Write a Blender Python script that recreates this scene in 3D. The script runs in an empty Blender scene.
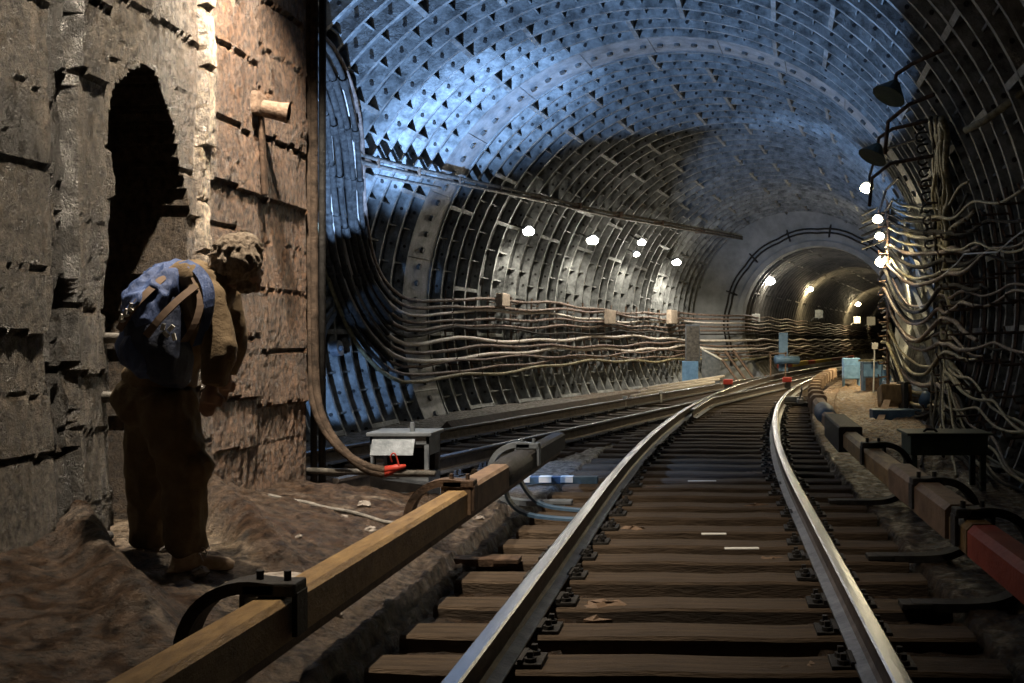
import bpy, bmesh, math, random
from mathutils import Vector, Matrix, noise
random.seed(7)
PI = math.pi
sc = bpy.context.scene
col = sc.collection
F, PX0, HY, HC = 1000.0, 700.0, 340.0, 1.40      # lens in pixels, principal column, horizon row, eye height

def pix(px, py, D):
    return Vector(((px-PX0)/F*D, D, HC-(py-HY)/F*D))

# ------------------------------------------------------------------ materials
def mat(name, c1, c2=None, rough=.8, metal=0.0, scale=6.0, bump=.0, bscale=30.0, spec=.3, stretch=None, contrast=.5, vcol=False, c3=None, wetrough=None):
    m = bpy.data.materials.new(name); m.use_nodes = True
    nt = m.node_tree; N = nt.nodes; L = nt.links
    b = N['Principled BSDF']
    b.inputs['Roughness'].default_value = rough
    b.inputs['Metallic'].default_value = metal
    b.inputs['Specular IOR Level'].default_value = spec
    tc = N.new('ShaderNodeTexCoord'); mp = N.new('ShaderNodeMapping')
    L.new(tc.outputs['Object'], mp.inputs[0])
    if stretch: mp.inputs['Scale'].default_value = stretch
    nz = N.new('ShaderNodeTexNoise'); nz.inputs['Scale'].default_value = scale; nz.inputs['Detail'].default_value = 8; nz.inputs['Roughness'].default_value = .65
    L.new(mp.outputs[0], nz.inputs['Vector'])
    cr = N.new('ShaderNodeValToRGB'); e = cr.color_ramp.elements
    e[0].position = .5-contrast*.3; e[1].position = .5+contrast*.3
    e[0].color = (*c1, 1); e[1].color = (*(c2 or c1), 1)
    if c3:
        x = e.new(.5+contrast*.5); x.color = (*c3, 1)
    L.new(nz.outputs[0], cr.inputs[0])
    out = cr.outputs[0]
    if vcol:
        at = N.new('ShaderNodeAttribute'); at.attribute_name = 'stain_shade'
        mx = N.new('ShaderNodeMix'); mx.data_type = 'RGBA'; mx.blend_type = 'MULTIPLY'; mx.inputs[0].default_value = 1
        L.new(out, mx.inputs[6]); L.new(at.outputs['Color'], mx.inputs[7]); out = mx.outputs[2]
    L.new(out, b.inputs['Base Color'])
    if wetrough is not None:
        n3 = N.new('ShaderNodeTexNoise'); n3.inputs['Scale'].default_value = scale*.6; n3.inputs['Detail'].default_value = 5
        L.new(mp.outputs[0], n3.inputs['Vector'])
        mr = N.new('ShaderNodeMapRange'); mr.inputs[1].default_value = .42; mr.inputs[2].default_value = .6
        mr.inputs[3].default_value = wetrough; mr.inputs[4].default_value = rough
        L.new(n3.outputs[0], mr.inputs[0]); L.new(mr.outputs[0], b.inputs['Roughness'])
    if bump:
        n2 = N.new('ShaderNodeTexNoise'); n2.inputs['Scale'].default_value = bscale; n2.inputs['Detail'].default_value = 7; n2.inputs['Roughness'].default_value = .7
        L.new(mp.outputs[0], n2.inputs['Vector'])
        bp = N.new('ShaderNodeBump'); bp.inputs['Strength'].default_value = bump; bp.inputs['Distance'].default_value = .03
        L.new(n2.outputs[0], bp.inputs['Height']); L.new(bp.outputs[0], b.inputs['Normal'])
    return m

def emis(name, c, s):
    m = bpy.data.materials.new(name); m.use_nodes = True
    b = m.node_tree.nodes['Principled BSDF']; b.inputs['Base Color'].default_value = (*c, 1)
    b.inputs['Emission Color'].default_value = (*c, 1); b.inputs['Emission Strength'].default_value = s
    return m

M = {}
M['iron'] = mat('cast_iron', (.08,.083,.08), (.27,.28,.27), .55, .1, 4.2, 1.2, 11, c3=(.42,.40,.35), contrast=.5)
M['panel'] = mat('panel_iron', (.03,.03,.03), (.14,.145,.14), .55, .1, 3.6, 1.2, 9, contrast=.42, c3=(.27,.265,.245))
M['band'] = mat('smooth_iron', (.13,.135,.135), (.30,.30,.29), .6, .1, 3.2, .7, 12, contrast=.5)
M['bore'] = mat('bore_iron', (.05,.048,.042), (.13,.12,.10), .6, .1, 2.0, .3, 20)
M['endc'] = mat('end_concrete', (.16,.17,.17), (.27,.28,.28), .8, 0, 1.6, .3, 12)
M['conc'] = mat('board_concrete', (.05,.036,.026), (.42,.36,.29), .6, 0, 26, 1.8, 95, stretch=(1,1,.75), vcol=True, contrast=.5, spec=.6, wetrough=.28)
M['floor'] = mat('floor_dirt', (.03,.022,.016), (.36,.30,.24), .7, 0, 16, 2.2, 48, vcol=True, contrast=.5, wetrough=.3, spec=.5)
M['wood'] = mat('sleeper_wood', (.03,.021,.014), (.14,.098,.064), .75, 0, 3.5, .9, 18, stretch=(.6,7,3), contrast=.8, c3=(.24,.17,.11))
M['rust'] = mat('rusty_steel', (.045,.03,.022), (.14,.09,.06), .6, .3, 12, .5, 50)
M['web'] = mat('rail_web', (.06,.052,.048), (.15,.125,.11), .5, .5, 9, .3, 40)
M['shine'] = mat('polished_steel', (.34,.36,.39), (.52,.54,.57), .27, .9, 3, .05, 60, stretch=(5,.4,1))
M['foot'] = mat('worn_steel', (.14,.15,.17), (.30,.31,.34), .4, .7, 9, .3, 40)
M['ochre'] = mat('ochre_cover', (.12,.07,.03), (.36,.235,.10), .5, 0, 7, .6, 30, stretch=(3,.8,1), c3=(.62,.46,.15), contrast=.8)
M['tan'] = mat('tan_cover', (.26,.18,.12), (.45,.33,.23), .7, 0, 7, .3, 25)
M['redc'] = mat('red_cover', (.25,.04,.022), (.38,.075,.04), .6, 0, 5, .3, 25)
M['brownc'] = mat('brown_cover', (.11,.07,.045), (.21,.14,.09), .6, 0, 7, .3, 30)
M['yellow'] = mat('yellow_paint', (.50,.36,.04), (.62,.48,.08), .6, 0, 7, .3, 30)
M['black'] = mat('black_iron', (.018,.017,.016), (.045,.042,.04), .6, .2, 12, .5, 40)
M['cable'] = mat('cable_brown', (.05,.035,.027), (.20,.145,.115), .6, 0, 12, .5, 60)
M['cablew'] = mat('cable_pale', (.34,.30,.26), (.55,.50,.44), .55, 0, 10, .4, 50)
M['cabled'] = mat('cable_dark', (.012,.011,.010), (.05,.047,.043), .85, 0, 14, .6, 60, spec=.12)
M['cableb'] = mat('cable_sheath', (.02,.014,.010), (.10,.07,.05), .7, 0, 12, .6, 60, spec=.2)
M['stub'] = mat('cement_stub', (.08,.05,.035), (.26,.18,.125), .85, 0, 18, .8, 60)
M['cableo'] = mat('cable_olive', (.09,.075,.04), (.27,.24,.14), .55, 0, 12, .5, 60)
M['greym'] = mat('grey_metal', (.09,.105,.12), (.19,.21,.235), .45, .3, 8, .15, 40)
M['bluem'] = mat('blue_paint', (.12,.24,.42), (.20,.38,.60), .5, .1, 7, .25, 30)
M['blued'] = mat('dark_blue_paint', (.04,.08,.14), (.08,.14,.22), .5, .1, 7, .25, 30)
M['greenm'] = mat('dark_green_paint', (.03,.05,.04), (.06,.085,.06), .5, .1, 7, .25, 30)
M['red'] = mat('red_rubber', (.28,.02,.015), (.38,.05,.03), .5)
M['white'] = mat('white_paint', (.62,.62,.58), (.75,.75,.72), .6, 0, 10)
M['beige'] = mat('beige_box', (.22,.18,.14), (.38,.31,.24), .7, 0, 10)
M['pipe'] = mat('old_pipe', (.05,.047,.042), (.17,.155,.135), .6, .2, 12, .4, 40)
M['hose'] = mat('grey_hose', (.10,.095,.085), (.22,.205,.185), .8, 0, 15, .6, 60)
M['rubble'] = mat('rubble_stone', (.12,.10,.085), (.34,.31,.28), .85, 0, 12, .6, 40)
M['jacket'] = mat('olive_jacket', (.13,.09,.05), (.20,.145,.085), .85, 0, 12, .4, 50)
M['trous'] = mat('olive_trousers', (.11,.08,.045), (.17,.125,.07), .9, 0, 12, .4, 50)
M['skin'] = mat('skin', (.24,.15,.11), (.30,.19,.14), .6)
M['hair'] = mat('hair', (.16,.12,.085), (.40,.33,.26), .7, 0, 40, .9, 90, stretch=(1,1,.5))
M['boot'] = mat('tan_boot', (.38,.28,.19), (.60,.47,.34), .8, 0, 18, .4, 60)
M['sole'] = mat('boot_sole', (.05,.045,.04), (.08,.07,.06), .8)
M['pack'] = mat('blue_nylon', (.02,.035,.10), (.10,.16,.36), .5, 0, 9, .5, 40, stretch=(1,1,.35), contrast=.6)
M['packd'] = mat('navy_nylon', (.018,.026,.055), (.035,.048,.09), .6, 0, 10, .4, 40)
M['strap'] = mat('brown_webbing', (.13,.09,.065), (.2,.14,.1), .8)
M['lace'] = mat('pale_lace', (.5,.46,.4), (.6,.55,.5), .8)
M['lampW'] = emis('lamp_white', (1,.93,.80), 60)
M['lampY'] = emis('lamp_warm', (1,.84,.52), 60)

# ------------------------------------------------------------------ mesh builder
class MB:
    def __init__(s): s.v = []; s.f = []; s.m = []
    def add(s, vs, fs, mi=0):
        b = len(s.v); s.v += [Vector(v) for v in vs]; s.f += [tuple(b+i for i in f) for f in fs]; s.m += [mi]*len(fs)
    def box(s, c, d, R=None, mi=0, bev=0.0):
        c = Vector(c); h = Vector(d)*.5
        if bev > 0:
            bm = bmesh.new(); bmesh.ops.create_cube(bm, size=1)
            for v in bm.verts: v.co = Vector((v.co.x*d[0], v.co.y*d[1], v.co.z*d[2]))
            bmesh.ops.bevel(bm, geom=list(bm.edges), offset=bev, segments=2, affect='EDGES', profile=.6)
            bm.verts.ensure_lookup_table()
            vs = [c+(R @ v.co if R else v.co) for v in bm.verts]
            fs = [[v.index for v in f.verts] for f in bm.faces]; bm.free()
            s.add(vs, fs, mi); return
        vs = []
        for x in (-1,1):
            for y in (-1,1):
                for z in (-1,1):
                    p = Vector((h.x*x, h.y*y, h.z*z)); vs.append(c+(R @ p if R else p))
        s.add(vs, [(0,1,3,2),(4,6,7,5),(0,4,5,1),(2,3,7,6),(0,2,6,4),(1,5,7,3)], mi)
    def loft(s, rings, closed=True, cap=True, mi=0):
        n = len(rings[0]); b = len(s.v)
        for r in rings: s.v += [Vector(p) for p in r]
        k = n if closed else n-1
        for i in range(len(rings)-1):
            for j in range(k):
                a = b+i*n+j; c = b+i*n+(j+1) % n
                s.f.append((a, c, c+n, a+n)); s.m.append(mi)
        if cap and closed:
            s.f.append(tuple(b+j for j in reversed(range(n)))); s.m.append(mi)
            s.f.append(tuple(b+(len(rings)-1)*n+j for j in range(n))); s.m.append(mi)
    def tube(s, path, r, n=8, mi=0, cap=True, flat=1.0):
        P = [Vector(p) for p in path]; rings = []; up = None
        for i, p in enumerate(P):
            t = (P[min(i+1, len(P)-1)]-P[max(i-1, 0)])
            t = t.normalized() if t.length > 1e-9 else Vector((0,0,1))
            if up is None: up = Vector((0,0,1)) if abs(t.z) < .9 else Vector((1,0,0))
            a = up-t*up.dot(t)
            if a.length < 1e-6: a = t.orthogonal()
            a.normalize(); up = a; b2 = t.cross(a)
            rr = r[i] if isinstance(r, (list, tuple)) else r
            rings.append([p+a*(rr*math.cos(2*PI*j/n)*flat)+b2*(rr*math.sin(2*PI*j/n)) for j in range(n)])
        s.loft(rings, True, cap, mi)
    def cyl(s, a, b, r, n=12, mi=0, r2=None): s.tube([a, b], [r, r if r2 is None else r2], n, mi)
    def ball(s, c, r, n=10, mi=0, sc3=(1,1,1), R=None):
        c = Vector(c); rings = []
        for i in range(n+1):
            a = -PI/2+PI*i/n; rr = max(math.cos(a), 1e-3)
            ring = []
            for j in range(n+4):
                p = Vector((rr*math.cos(2*PI*j/(n+4))*r*sc3[0], rr*math.sin(2*PI*j/(n+4))*r*sc3[1], math.sin(a)*r*sc3[2]))
                ring.append(c+(R @ p if R else p))
            rings.append(ring)
        s.loft(rings, True, True, mi)
    def ell_loft(s, secs, n=20, mi=0):
        # secs: (centre, axis_u, axis_v, ru, rv)
        s.loft([[Vector(c)+Vector(u)*(ru*math.cos(2*PI*j/n))+Vector(v)*(rv*math.sin(2*PI*j/n)) for j in range(n)] for c, u, v, ru, rv in secs], True, True, mi)
    def build(s, name, mats, parent=None, smooth=False, origin=None, auto=True):
        me = bpy.data.meshes.new(name)
        off = Vector((0,0,0))
        if parent is not None: off = wloc(parent)
        elif origin is not None: off = Vector(origin)
        elif auto and s.v:
            xs = [v.x for v in s.v]; ys = [v.y for v in s.v]
            off = Vector(((min(xs)+max(xs))/2, (min(ys)+max(ys))/2, min(v.z for v in s.v)))
        me.from_pydata([v-off for v in s.v], [], s.f)
        if not isinstance(mats, (list, tuple)): mats = [mats]
        for m in mats: me.materials.append(m)
        me.polygons.foreach_set('material_index', s.m)
        if smooth: me.polygons.foreach_set('use_smooth', [True]*len(me.polygons))
        me.update()
        o = bpy.data.objects.new(name, me); col.objects.link(o)
        if parent is not None: o.parent = parent
        else: o.location = off
        return o

def wloc(o):
    p = Vector((0,0,0))
    while o is not None: p += Vector(o.location); o = o.parent
    return p

def tag(o, label=None, cat=None, group=None, kind=None):
    if label: o['label'] = label
    if cat: o['category'] = cat
    if group: o['group'] = group
    if kind: o['kind'] = kind
    return o

def thing(name, loc, label, cat, group=None):
    o = bpy.data.objects.new(name, None); o.empty_display_size = .1; col.objects.link(o); o.location = loc
    return tag(o, label, cat, group)

def copy_tree(o, loc=None, rz=None, parent=None):
    c = o.copy(); col.objects.link(c); c.parent = parent
    if loc is not None: c.location = loc
    if rz is not None: c.rotation_euler = (0, 0, rz)
    for ch in [x for x in bpy.data.objects if x.parent == o and x != c]: copy_tree(ch, parent=c)
    return c

def remeshed(mb, name, mats, parent, voxel=.012, smooth_it=6, disp=0, dscale=.08):
    o = mb.build(name, mats, parent, True)
    m = o.modifiers.new('r', 'REMESH'); m.mode = 'VOXEL'; m.voxel_size = voxel; m.use_smooth_shade = True
    m2 = o.modifiers.new('s', 'SMOOTH'); m2.iterations = smooth_it; m2.factor = .5
    dg = bpy.context.evaluated_depsgraph_get()
    me = bpy.data.meshes.new_from_object(o.evaluated_get(dg))
    if disp:
        nv = [v.normal.copy() for v in me.vertices]
        for v, nn in zip(me.vertices, nv):
            q = Vector((v.co.x, v.co.y, v.co.z*.55))/dscale
            w = 1-abs(noise.noise(q))*2.2; w2 = noise.noise(q*2.7+Vector((5,3,1)))
            v.co += nn*(disp*(w-.5)+disp*.35*w2)
    o.modifiers.clear(); old = o.data; o.data = me; bpy.data.meshes.remove(old)
    me.polygons.foreach_set('use_smooth', [True]*len(me.polygons))
    return o

# ------------------------------------------------------------------ plan of the place
def track_x(y):                                   # near track: straight, then swinging right
    if y < 8: return -.14+.017*y
    if y < 39: return -.14+.017*y+(y-8)**2/235
    return track_x(38.999)+.281*(y-39)
def track2_x(y): return -3.47+.282*(y-10.55)      # left track
def axis_x(y):
    x0, a, b, s0, s1 = -.77, 16., 22., .08, .25
    if y < a: return x0+s0*(y-a)
    if y < b: return x0+s0*(y-a)+(s1-s0)*(y-a)**2/(2*(b-a))
    return x0+s0*(b-a)+(s1-s0)*(b-a)/2+s1*(y-b)
def slope(fn, y): return (fn(y+.05)-fn(y-.05))/.1
YE = 34.8
def rad(y): return 4.75 if y < 20 else 4.75-(4.75-3.68)*(y-20)/(YE-20)
def zc(y): return 1.93 if y < 20 else 1.93+.2*(y-20)/(YE-20)
def frame(y):
    s = slope(axis_x, y); a = Vector((s, 1, 0)).normalized(); n = Vector((a.y, -a.x, 0))
    return Vector((axis_x(y), y, zc(y))), a, n
def vpt(y, th, off=0.0, al=0.0):                  # point on the vault; off>0 towards the inside
    C, a, n = frame(y); r = rad(y)-off
    return C+n*(r*math.cos(th))+Vector((0,0,r*math.sin(th)))+a*al
def vault_d(P):
    y = P.y
    for _ in range(6):
        C, a, n = frame(y); y += (P-C).dot(a)
    C, a, n = frame(y); q = P-C
    return math.hypot(q.dot(n), q.z)-rad(y), y
def cast(px, py, off=.15, d0=3.0):                # world point on the vault seen in the photo at px, py
    d = d0; st = .25
    while d < YE and vault_d(pix(px, py, d))[0] < -off: d += st
    lo, hi = d-st, d
    for _ in range(14):
        m = (lo+hi)/2
        if vault_d(pix(px, py, m))[0] < -off: lo = m
        else: hi = m
    return pix(px, py, hi)
def wall_pt(y, z, side=-1, off=.15):              # vault side wall at a given height
    r = rad(y)-off; th = math.asin(max(-1, min(1, (z-zc(y))/r)))
    return vpt(y, PI-th if side < 0 else th, off)
def chaikin(P, k=2):
    P = [Vector(p) for p in P]
    for _ in range(k):
        Q = [P[0]]
        for a, b in zip(P, P[1:]): Q += [a*.75+b*.25, a*.25+b*.75]
        P = Q+[P[-1]]
    return P

# ------------------------------------------------------------------ vault lining
def lining(name, mats, y0, y1, pt, th0, th1, nb, step=.5, depth=.13, band=None, bolts=True):
    mb = MB(); nseg = nb*2
    K = int(round((y1-y0)/step))
    th = lambda j: th0+(th1-th0)*j/nseg
    for i in range(K):
        a = y0+i*step; b = a+step; bd = band and band[0]-.01 <= a < band[1]-.01
        d0 = .03 if bd else 0.0
        sk = depth if not bd else .02
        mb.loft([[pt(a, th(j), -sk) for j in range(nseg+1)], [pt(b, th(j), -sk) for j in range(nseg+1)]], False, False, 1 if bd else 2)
    for i in range(K+1):
        a = y0+i*step
        if band and band[0]+.03 < a < band[1]-.03: continue
        w = .034 if i % 2 else .026
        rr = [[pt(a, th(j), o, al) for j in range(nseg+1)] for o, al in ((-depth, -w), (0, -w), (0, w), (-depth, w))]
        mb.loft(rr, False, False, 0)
    for i in range(K):
        a = y0+i*step; b = a+step
        if band and band[0]-.01 <= a < band[1]-.01: 
            continue
        ring = i//2; shift = .5 if ring % 2 else 0.0
        for j in range(nb):
            t = th0+(th1-th0)*(j+shift+.25)/nb
            if t > th1: continue
            pad = (j+ring*2) % 4 == 0
            hw = .035 if pad else .012
            hgt = 0.0 if pad else -.065
            r_ = 4.3
            vs = []
            for yy in (a+.03, b-.03):
                for tt, o in ((t-hw/r_, -depth), (t-hw/r_, hgt), (t+hw/r_, hgt), (t+hw/r_, -depth)): vs.append(pt(yy, tt, o))
            mb.add(vs, [(0,1,5,4),(1,2,6,5),(2,3,7,6)], 0)
            if bolts and a < 30:
                tm = t+(th1-th0)/nb*.5
                c = pt((a+b)/2, tm, -depth); cc = pt((a+b)/2, tm, -depth+.05)
                if tm < th1: mb.cyl(c, cc, .055, 6, 3)
                if tm < th1 and a < 24: mb.cyl(pt(b, tm, -.085, -.03), pt(b, tm, -.085, -.06), .028, 8, 3)
    if band:
        ym = (band[0]+band[1])/2
        for j in range(nseg):
            t = th(j+.5)
            mb.cyl(pt(ym, t, -.02), pt(ym, t, .03), .055, 8, 2)
        for j in range(0, nseg, 4):
            t = th(j)
            mb.tube([pt(band[0]+.04, t, -.015), pt(band[1]-.04, t, -.015)], .012, 4, 1)
    return mb.build(name, mats, None, False, origin=(0,0,0))

T0 = -math.asin(2.0/4.75)-.04
def vp(y, t, o, al=0):
    tb = -math.asin((zc(y)+.10)/rad(y)); u = (t-T0)/(PI-2*T0)
    return vpt(y, tb+(PI-2*tb)*u, o, al)
v1 = lining('wall_vault', [M['iron'], M['band'], M['panel'], M['black']], .4, YE, vp, T0, PI-T0, 31, .5003, .19, band=(17.4, 18.4))
tag(v1, 'ribbed cast iron vault over both tracks with one smooth bolted ring', kind='structure')

# far bore
BC0 = Vector((4.08, YE, 1.96)); BS = .282
def bpt(y, th, off=0.0, al=0.0):
    a = Vector((BS, 1, 0)).normalized(); n = Vector((a.y, -a.x, 0)); r = 2.72-off
    C = Vector((BC0.x+BS*(y-YE), y, BC0.z))
    return C+n*(r*math.cos(th))+Vector((0,0,r*math.sin(th)))+a*al
TB = -math.asin(2.0/2.72)
v2 = lining('wall_bore', [M['bore'], M['bore'], M['bore']], YE, YE+62, bpt, TB, PI-TB, 20, .5, .1, bolts=False)
tag(v2, 'narrower ribbed iron tunnel leading away beyond the end wall', kind='structure')

# end wall (ring of concrete between vault and bore)
mb = MB(); NS = 72
C, a_, n_ = frame(YE)
ou = [vp(YE, T0+(PI-2*T0)*j/NS, -.2) for j in range(NS+1)]
tb = lambda j: TB+(PI-2*TB)*j/NS
lip_out = [bpt(YE, tb(j), -.16) for j in range(NS+1)]
lip_f = [p+Vector((-.03,-.12,0)) for p in lip_out]
lip_i = [bpt(YE, tb(j), .03)+Vector((-.03,-.12,0)) for j in range(NS+1)]
rev = [bpt(YE+.4, tb(j), .03) for j in range(NS+1)]
mb.loft([ou, lip_out, lip_f, lip_i, rev], False, False)
e_ = mb.build('wall_end', M['endc'], None, False, origin=(0,0,0)); tag(e_, 'concrete end wall round the mouth of the far tunnel', kind='structure')

# ------------------------------------------------------------------ floor with mud banks
def lerp(a, b, t): t = max(0, min(1, t)); return a+(b-a)*t
def sstep(a, b, x): t = max(0, min(1, (x-a)/(b-a))); return t*t*(3-2*t)
def bank(x, y):
    zw = .40 if y < 5.3 else lerp(.40, .20, (y-6)/2.0)
    if y > 8.0: zw = lerp(.2, .0, (y-8)/.5)
    u = max(0, (-1.62-x)/1.5)
    h = zw*min(1.0, u)**.85
    g0 = 5.2+(-3.1-x)*1.15; g1 = 6.1+(-3.05-x)*1.25
    g = sstep(g0-.16, g0+.05, y)*(1-sstep(g1-.12, g1+.12, y))
    if x < -1.9: h = h*(1-g)+min(h, .20)*g
    if x < -2.35 and g > .5: h = .21
    if x < -1.75 and y < 8:
        f = sstep(-1.75, -2.3, x) if False else max(0, min(1, (-1.75-x)/.6))
        h += .13*f*math.exp(-((y-g0+.20)/.16)**2)+.10*f*math.exp(-((y-g1-.22)/.16)**2)+.04*f*math.sin(y*5.1+x*2)*(y > 6.6)
    return h
def floor_z(x, y):
    n1 = noise.noise(Vector((x*1.6, y*1.6, 0)))*.035+noise.noise(Vector((x*6, y*6, 3)))*.020+noise.noise(Vector((x*13, y*13, 5)))*.020
    z = -.01+n1
    if x < -1.55 and y < 8.6:
        z = .07+bank(x, y)+n1*1.1+noise.noise(Vector((x*2.6, y*9, 2)))*.02
        if y > 8.0: z = lerp(z, -.01+n1, (y-8)/.6)
    d = abs(x-track_x(y))
    if d < 1.42 and y < 24:
        z = -.075+n1*.7
        if d < .60: z = -.13+n1*.5
    elif d < 1.42: z = -.05+n1*.7
    if y > 9 and abs(x-track2_x(y)) < 1.4 and d > 1.42: z = -.06+n1*.6
    r = x-track_x(y)
    if r > 1.9 and y > 11: z = .05+n1*2.0
    return z
def axisgrid(seg):
    out = []
    for a, b, s in seg:
        n = max(1, int(round((b-a)/s))); out += [a+(b-a)*i/n for i in range(n)]
    return out+[seg[-1][1]]
ys = axisgrid([(1.6,3.2,.12),(3.2,9,.032),(9,15,.09),(15,36,.25),(36,97,2)])
mb = MB(); stain_shade = []
NX = 230
rows = []
for y in ys:
    row = []
    xl = (axis_x(y)-rad(min(y,YE))-.1) if y < YE else track_x(y)-2.4
    xr = (axis_x(y)+rad(min(y,YE))+.1) if y < YE else track_x(y)+2.4
    for i in range(NX+1):
        u = i/NX
        # more samples over the near bank and track
        if y < YE:
            lo, hi = -3.35+.0*y, 2.3+max(0, y-8)*.1
            if u < .08: x = lerp(xl, lo, u/.08)
            elif u < .88: x = lerp(lo, hi, (u-.08)/.8)
            else: x = lerp(hi, xr, (u-.88)/.12)
        else: x = lerp(xl, xr, u)
        row.append(Vector((x, y, floor_z(x, y))))
        nn = noise.noise(Vector((x*.9, y*.9, 8)))*.5+.5
        if x < -1.5 and y < 8.3:
            c = Vector((.50, .33, .23)).lerp(Vector((.66, .56, .48)), max(0, min(1, nn*1.4-.3)))
            g0 = 5.35+(-3.1-x)*1.02; g1 = 6.1+(-3.05-x)*1.25
            g = sstep(g0-.1, g0+.1, y)*(1-sstep(g1-.1, g1+.1, y))
            if x < -2.0: c = c.lerp(Vector((1.5, 1.4, 1.25)), g)
            # pale mineral runs on the banks
            for yy in (4.95, 6.75, 7.05):
                w = math.exp(-((y-yy-(-3.1-x)*(1.02 if yy < 5 else -.35)-noise.noise(Vector((x*3, 0, yy)))*.12)/.045)**2)
                c = c.lerp(Vector((1.6, 1.55, 1.5)), w*.75*max(0, noise.noise(Vector((x*5, y*5, 1)))+.6))
            if x > -1.95: c = c.lerp(Vector((.95,.9,.85)), .6)
        elif abs(x-track_x(y)) < 1.42: c = Vector((.42, .32, .25))
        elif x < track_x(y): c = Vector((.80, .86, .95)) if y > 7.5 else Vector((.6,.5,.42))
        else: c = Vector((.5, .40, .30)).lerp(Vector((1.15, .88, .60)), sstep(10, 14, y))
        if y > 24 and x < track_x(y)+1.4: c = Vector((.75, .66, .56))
        stain_shade.append((c.x, c.y, c.z, 1))
    rows.append(row)
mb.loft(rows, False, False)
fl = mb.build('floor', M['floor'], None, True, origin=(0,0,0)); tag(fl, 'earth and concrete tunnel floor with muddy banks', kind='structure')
ca = fl.data.color_attributes.new('stain_shade', 'FLOAT_COLOR', 'POINT')
for i, c in enumerate(stain_shade): ca.data[i].color = c

# ------------------------------------------------------------------ concrete wall with niche
WX = lambda y: -3.15+.02*(y-5)
Y0, Y1 = 2.6, 7.86
nyw, nzw = 250, 250
ZB, ZT = .1, 6.3
cols = [(0, 3.6), (3.6, 4.30), (4.30, 4.84), (4.84, 5.02), (5.02, 5.30), (5.30, 6.22), (6.22, 6.36), (6.36, 7.02), (7.02, 9)]
rnd = random.Random(3)
ledges = []
for k in cols:
    zs = []; z = ZB+rnd.uniform(.0, .3)
    while z < ZT: zs.append(z); z += rnd.uniform(.26, .50)
    ledges.append(zs)
def niche(y, z):
    j = noise.noise(Vector((y*3, z*3, 9)))*.04
    lo = 5.31+j; hi = 6.13+j
    if z > 2.1: lo += .02*(z-2.1)+max(0, z-2.55)**2*1.9; hi -= .30*(z-2.1)+max(0, z-2.6)**2*1.5
    return (lo < y < hi) and z < 2.93+j
def wdisp(y, z):
    if niche(y, z): return None
    k = next(i for i, c in enumerate(cols) if c[0] <= y < c[1])
    d = noise.noise(Vector((y*1.3, z*1.1, 0)))*.05+noise.noise(Vector((y*12, z*6, 2)))*.007+noise.noise(Vector((y*30, z*22, 6)))*.007+noise.noise(Vector((y*3.5, z*2, 9)))*.012+noise.noise(Vector((y*22, z*3, 19)))*.009
    zs = ledges[k]; jit = noise.noise(Vector((y*7, k*3.1, 4)))*.03+noise.noise(Vector((y*25, k, 4)))*.012
    lo = max([q for q in zs if q <= z+jit], default=ZB); up = min([q for q in zs if q > z+jit], default=ZT)
    u = (z+jit-lo)/max(up-lo, .05)
    stp = math.sin(k*7.3+lo*13)*.5+.5
    d += .015*stp+.012*(1-u)*stp                # boards lean out towards their lower edge
    if u < .05: d += .0
    if u > .95: d -= .028*(.1+stp)                 # undercut below the ledge above
    off = (0, .0, .01, -.05, .012, 0, .03, .01, -.015, 0)[k]
    d += off
    if k == 3: d += noise.noise(Vector((y*20, z*6, 1)))*.05
    for c in cols[1:]:
        if abs(y-c[0]) < .014: d -= .022*max(0, noise.noise(Vector((c[0]*9, z*2, 7)))+.55)
    # rims around the niche are worn back
    return d
mb = MB(); stain_shade = []
idx = {}
rows = []
for i in range(nyw+1):
    y = Y0+(Y1-Y0)*i/nyw; row = []
    for j in range(nzw+1):
        z = ZB+(ZT-ZB)*(j/nzw)**1.25
        d = wdisp(y, z)
        if d is None: row.append(Vector((WX(y)-.72+noise.noise(Vector((y*3, z*2, 5)))*.08-.05*(math.sin(z*9) > .86), y, z)))
        else: row.append(Vector((WX(y)+d, y, z)))
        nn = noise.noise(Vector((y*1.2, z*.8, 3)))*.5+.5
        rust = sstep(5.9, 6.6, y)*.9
        c = (Vector((.58, .57, .55))*(1 if y < 5.3 else 1.2)).lerp(Vector((1.02, .66, .47)), max(0, min(1, rust*(.65+.6*nn))))  # grey staining plus light falloff painted in as darker colour on the near stretch
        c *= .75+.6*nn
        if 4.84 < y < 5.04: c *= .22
        if 5.0 < y < 5.25 and noise.noise(Vector((y*9, z*4, 7))) > .12: c *= .5
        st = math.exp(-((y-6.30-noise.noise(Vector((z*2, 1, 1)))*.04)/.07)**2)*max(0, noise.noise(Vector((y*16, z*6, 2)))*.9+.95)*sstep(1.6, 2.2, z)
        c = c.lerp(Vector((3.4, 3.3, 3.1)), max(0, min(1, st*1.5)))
        st2 = max(0, noise.noise(Vector((y*22, z*2.2, 12)))-.3)*1.3
        c = c.lerp(Vector((1.8, 1.7, 1.6)), min(.5, st2))
        dk = max(0, noise.noise(Vector((y*2.3, z*2.0, 21)))-.18)*2.2
        c *= 1-min(.75, dk)
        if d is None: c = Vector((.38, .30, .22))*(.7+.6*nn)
        stain_shade.append((c.x, c.y, c.z, 1))
    rows.append(row)
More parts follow.
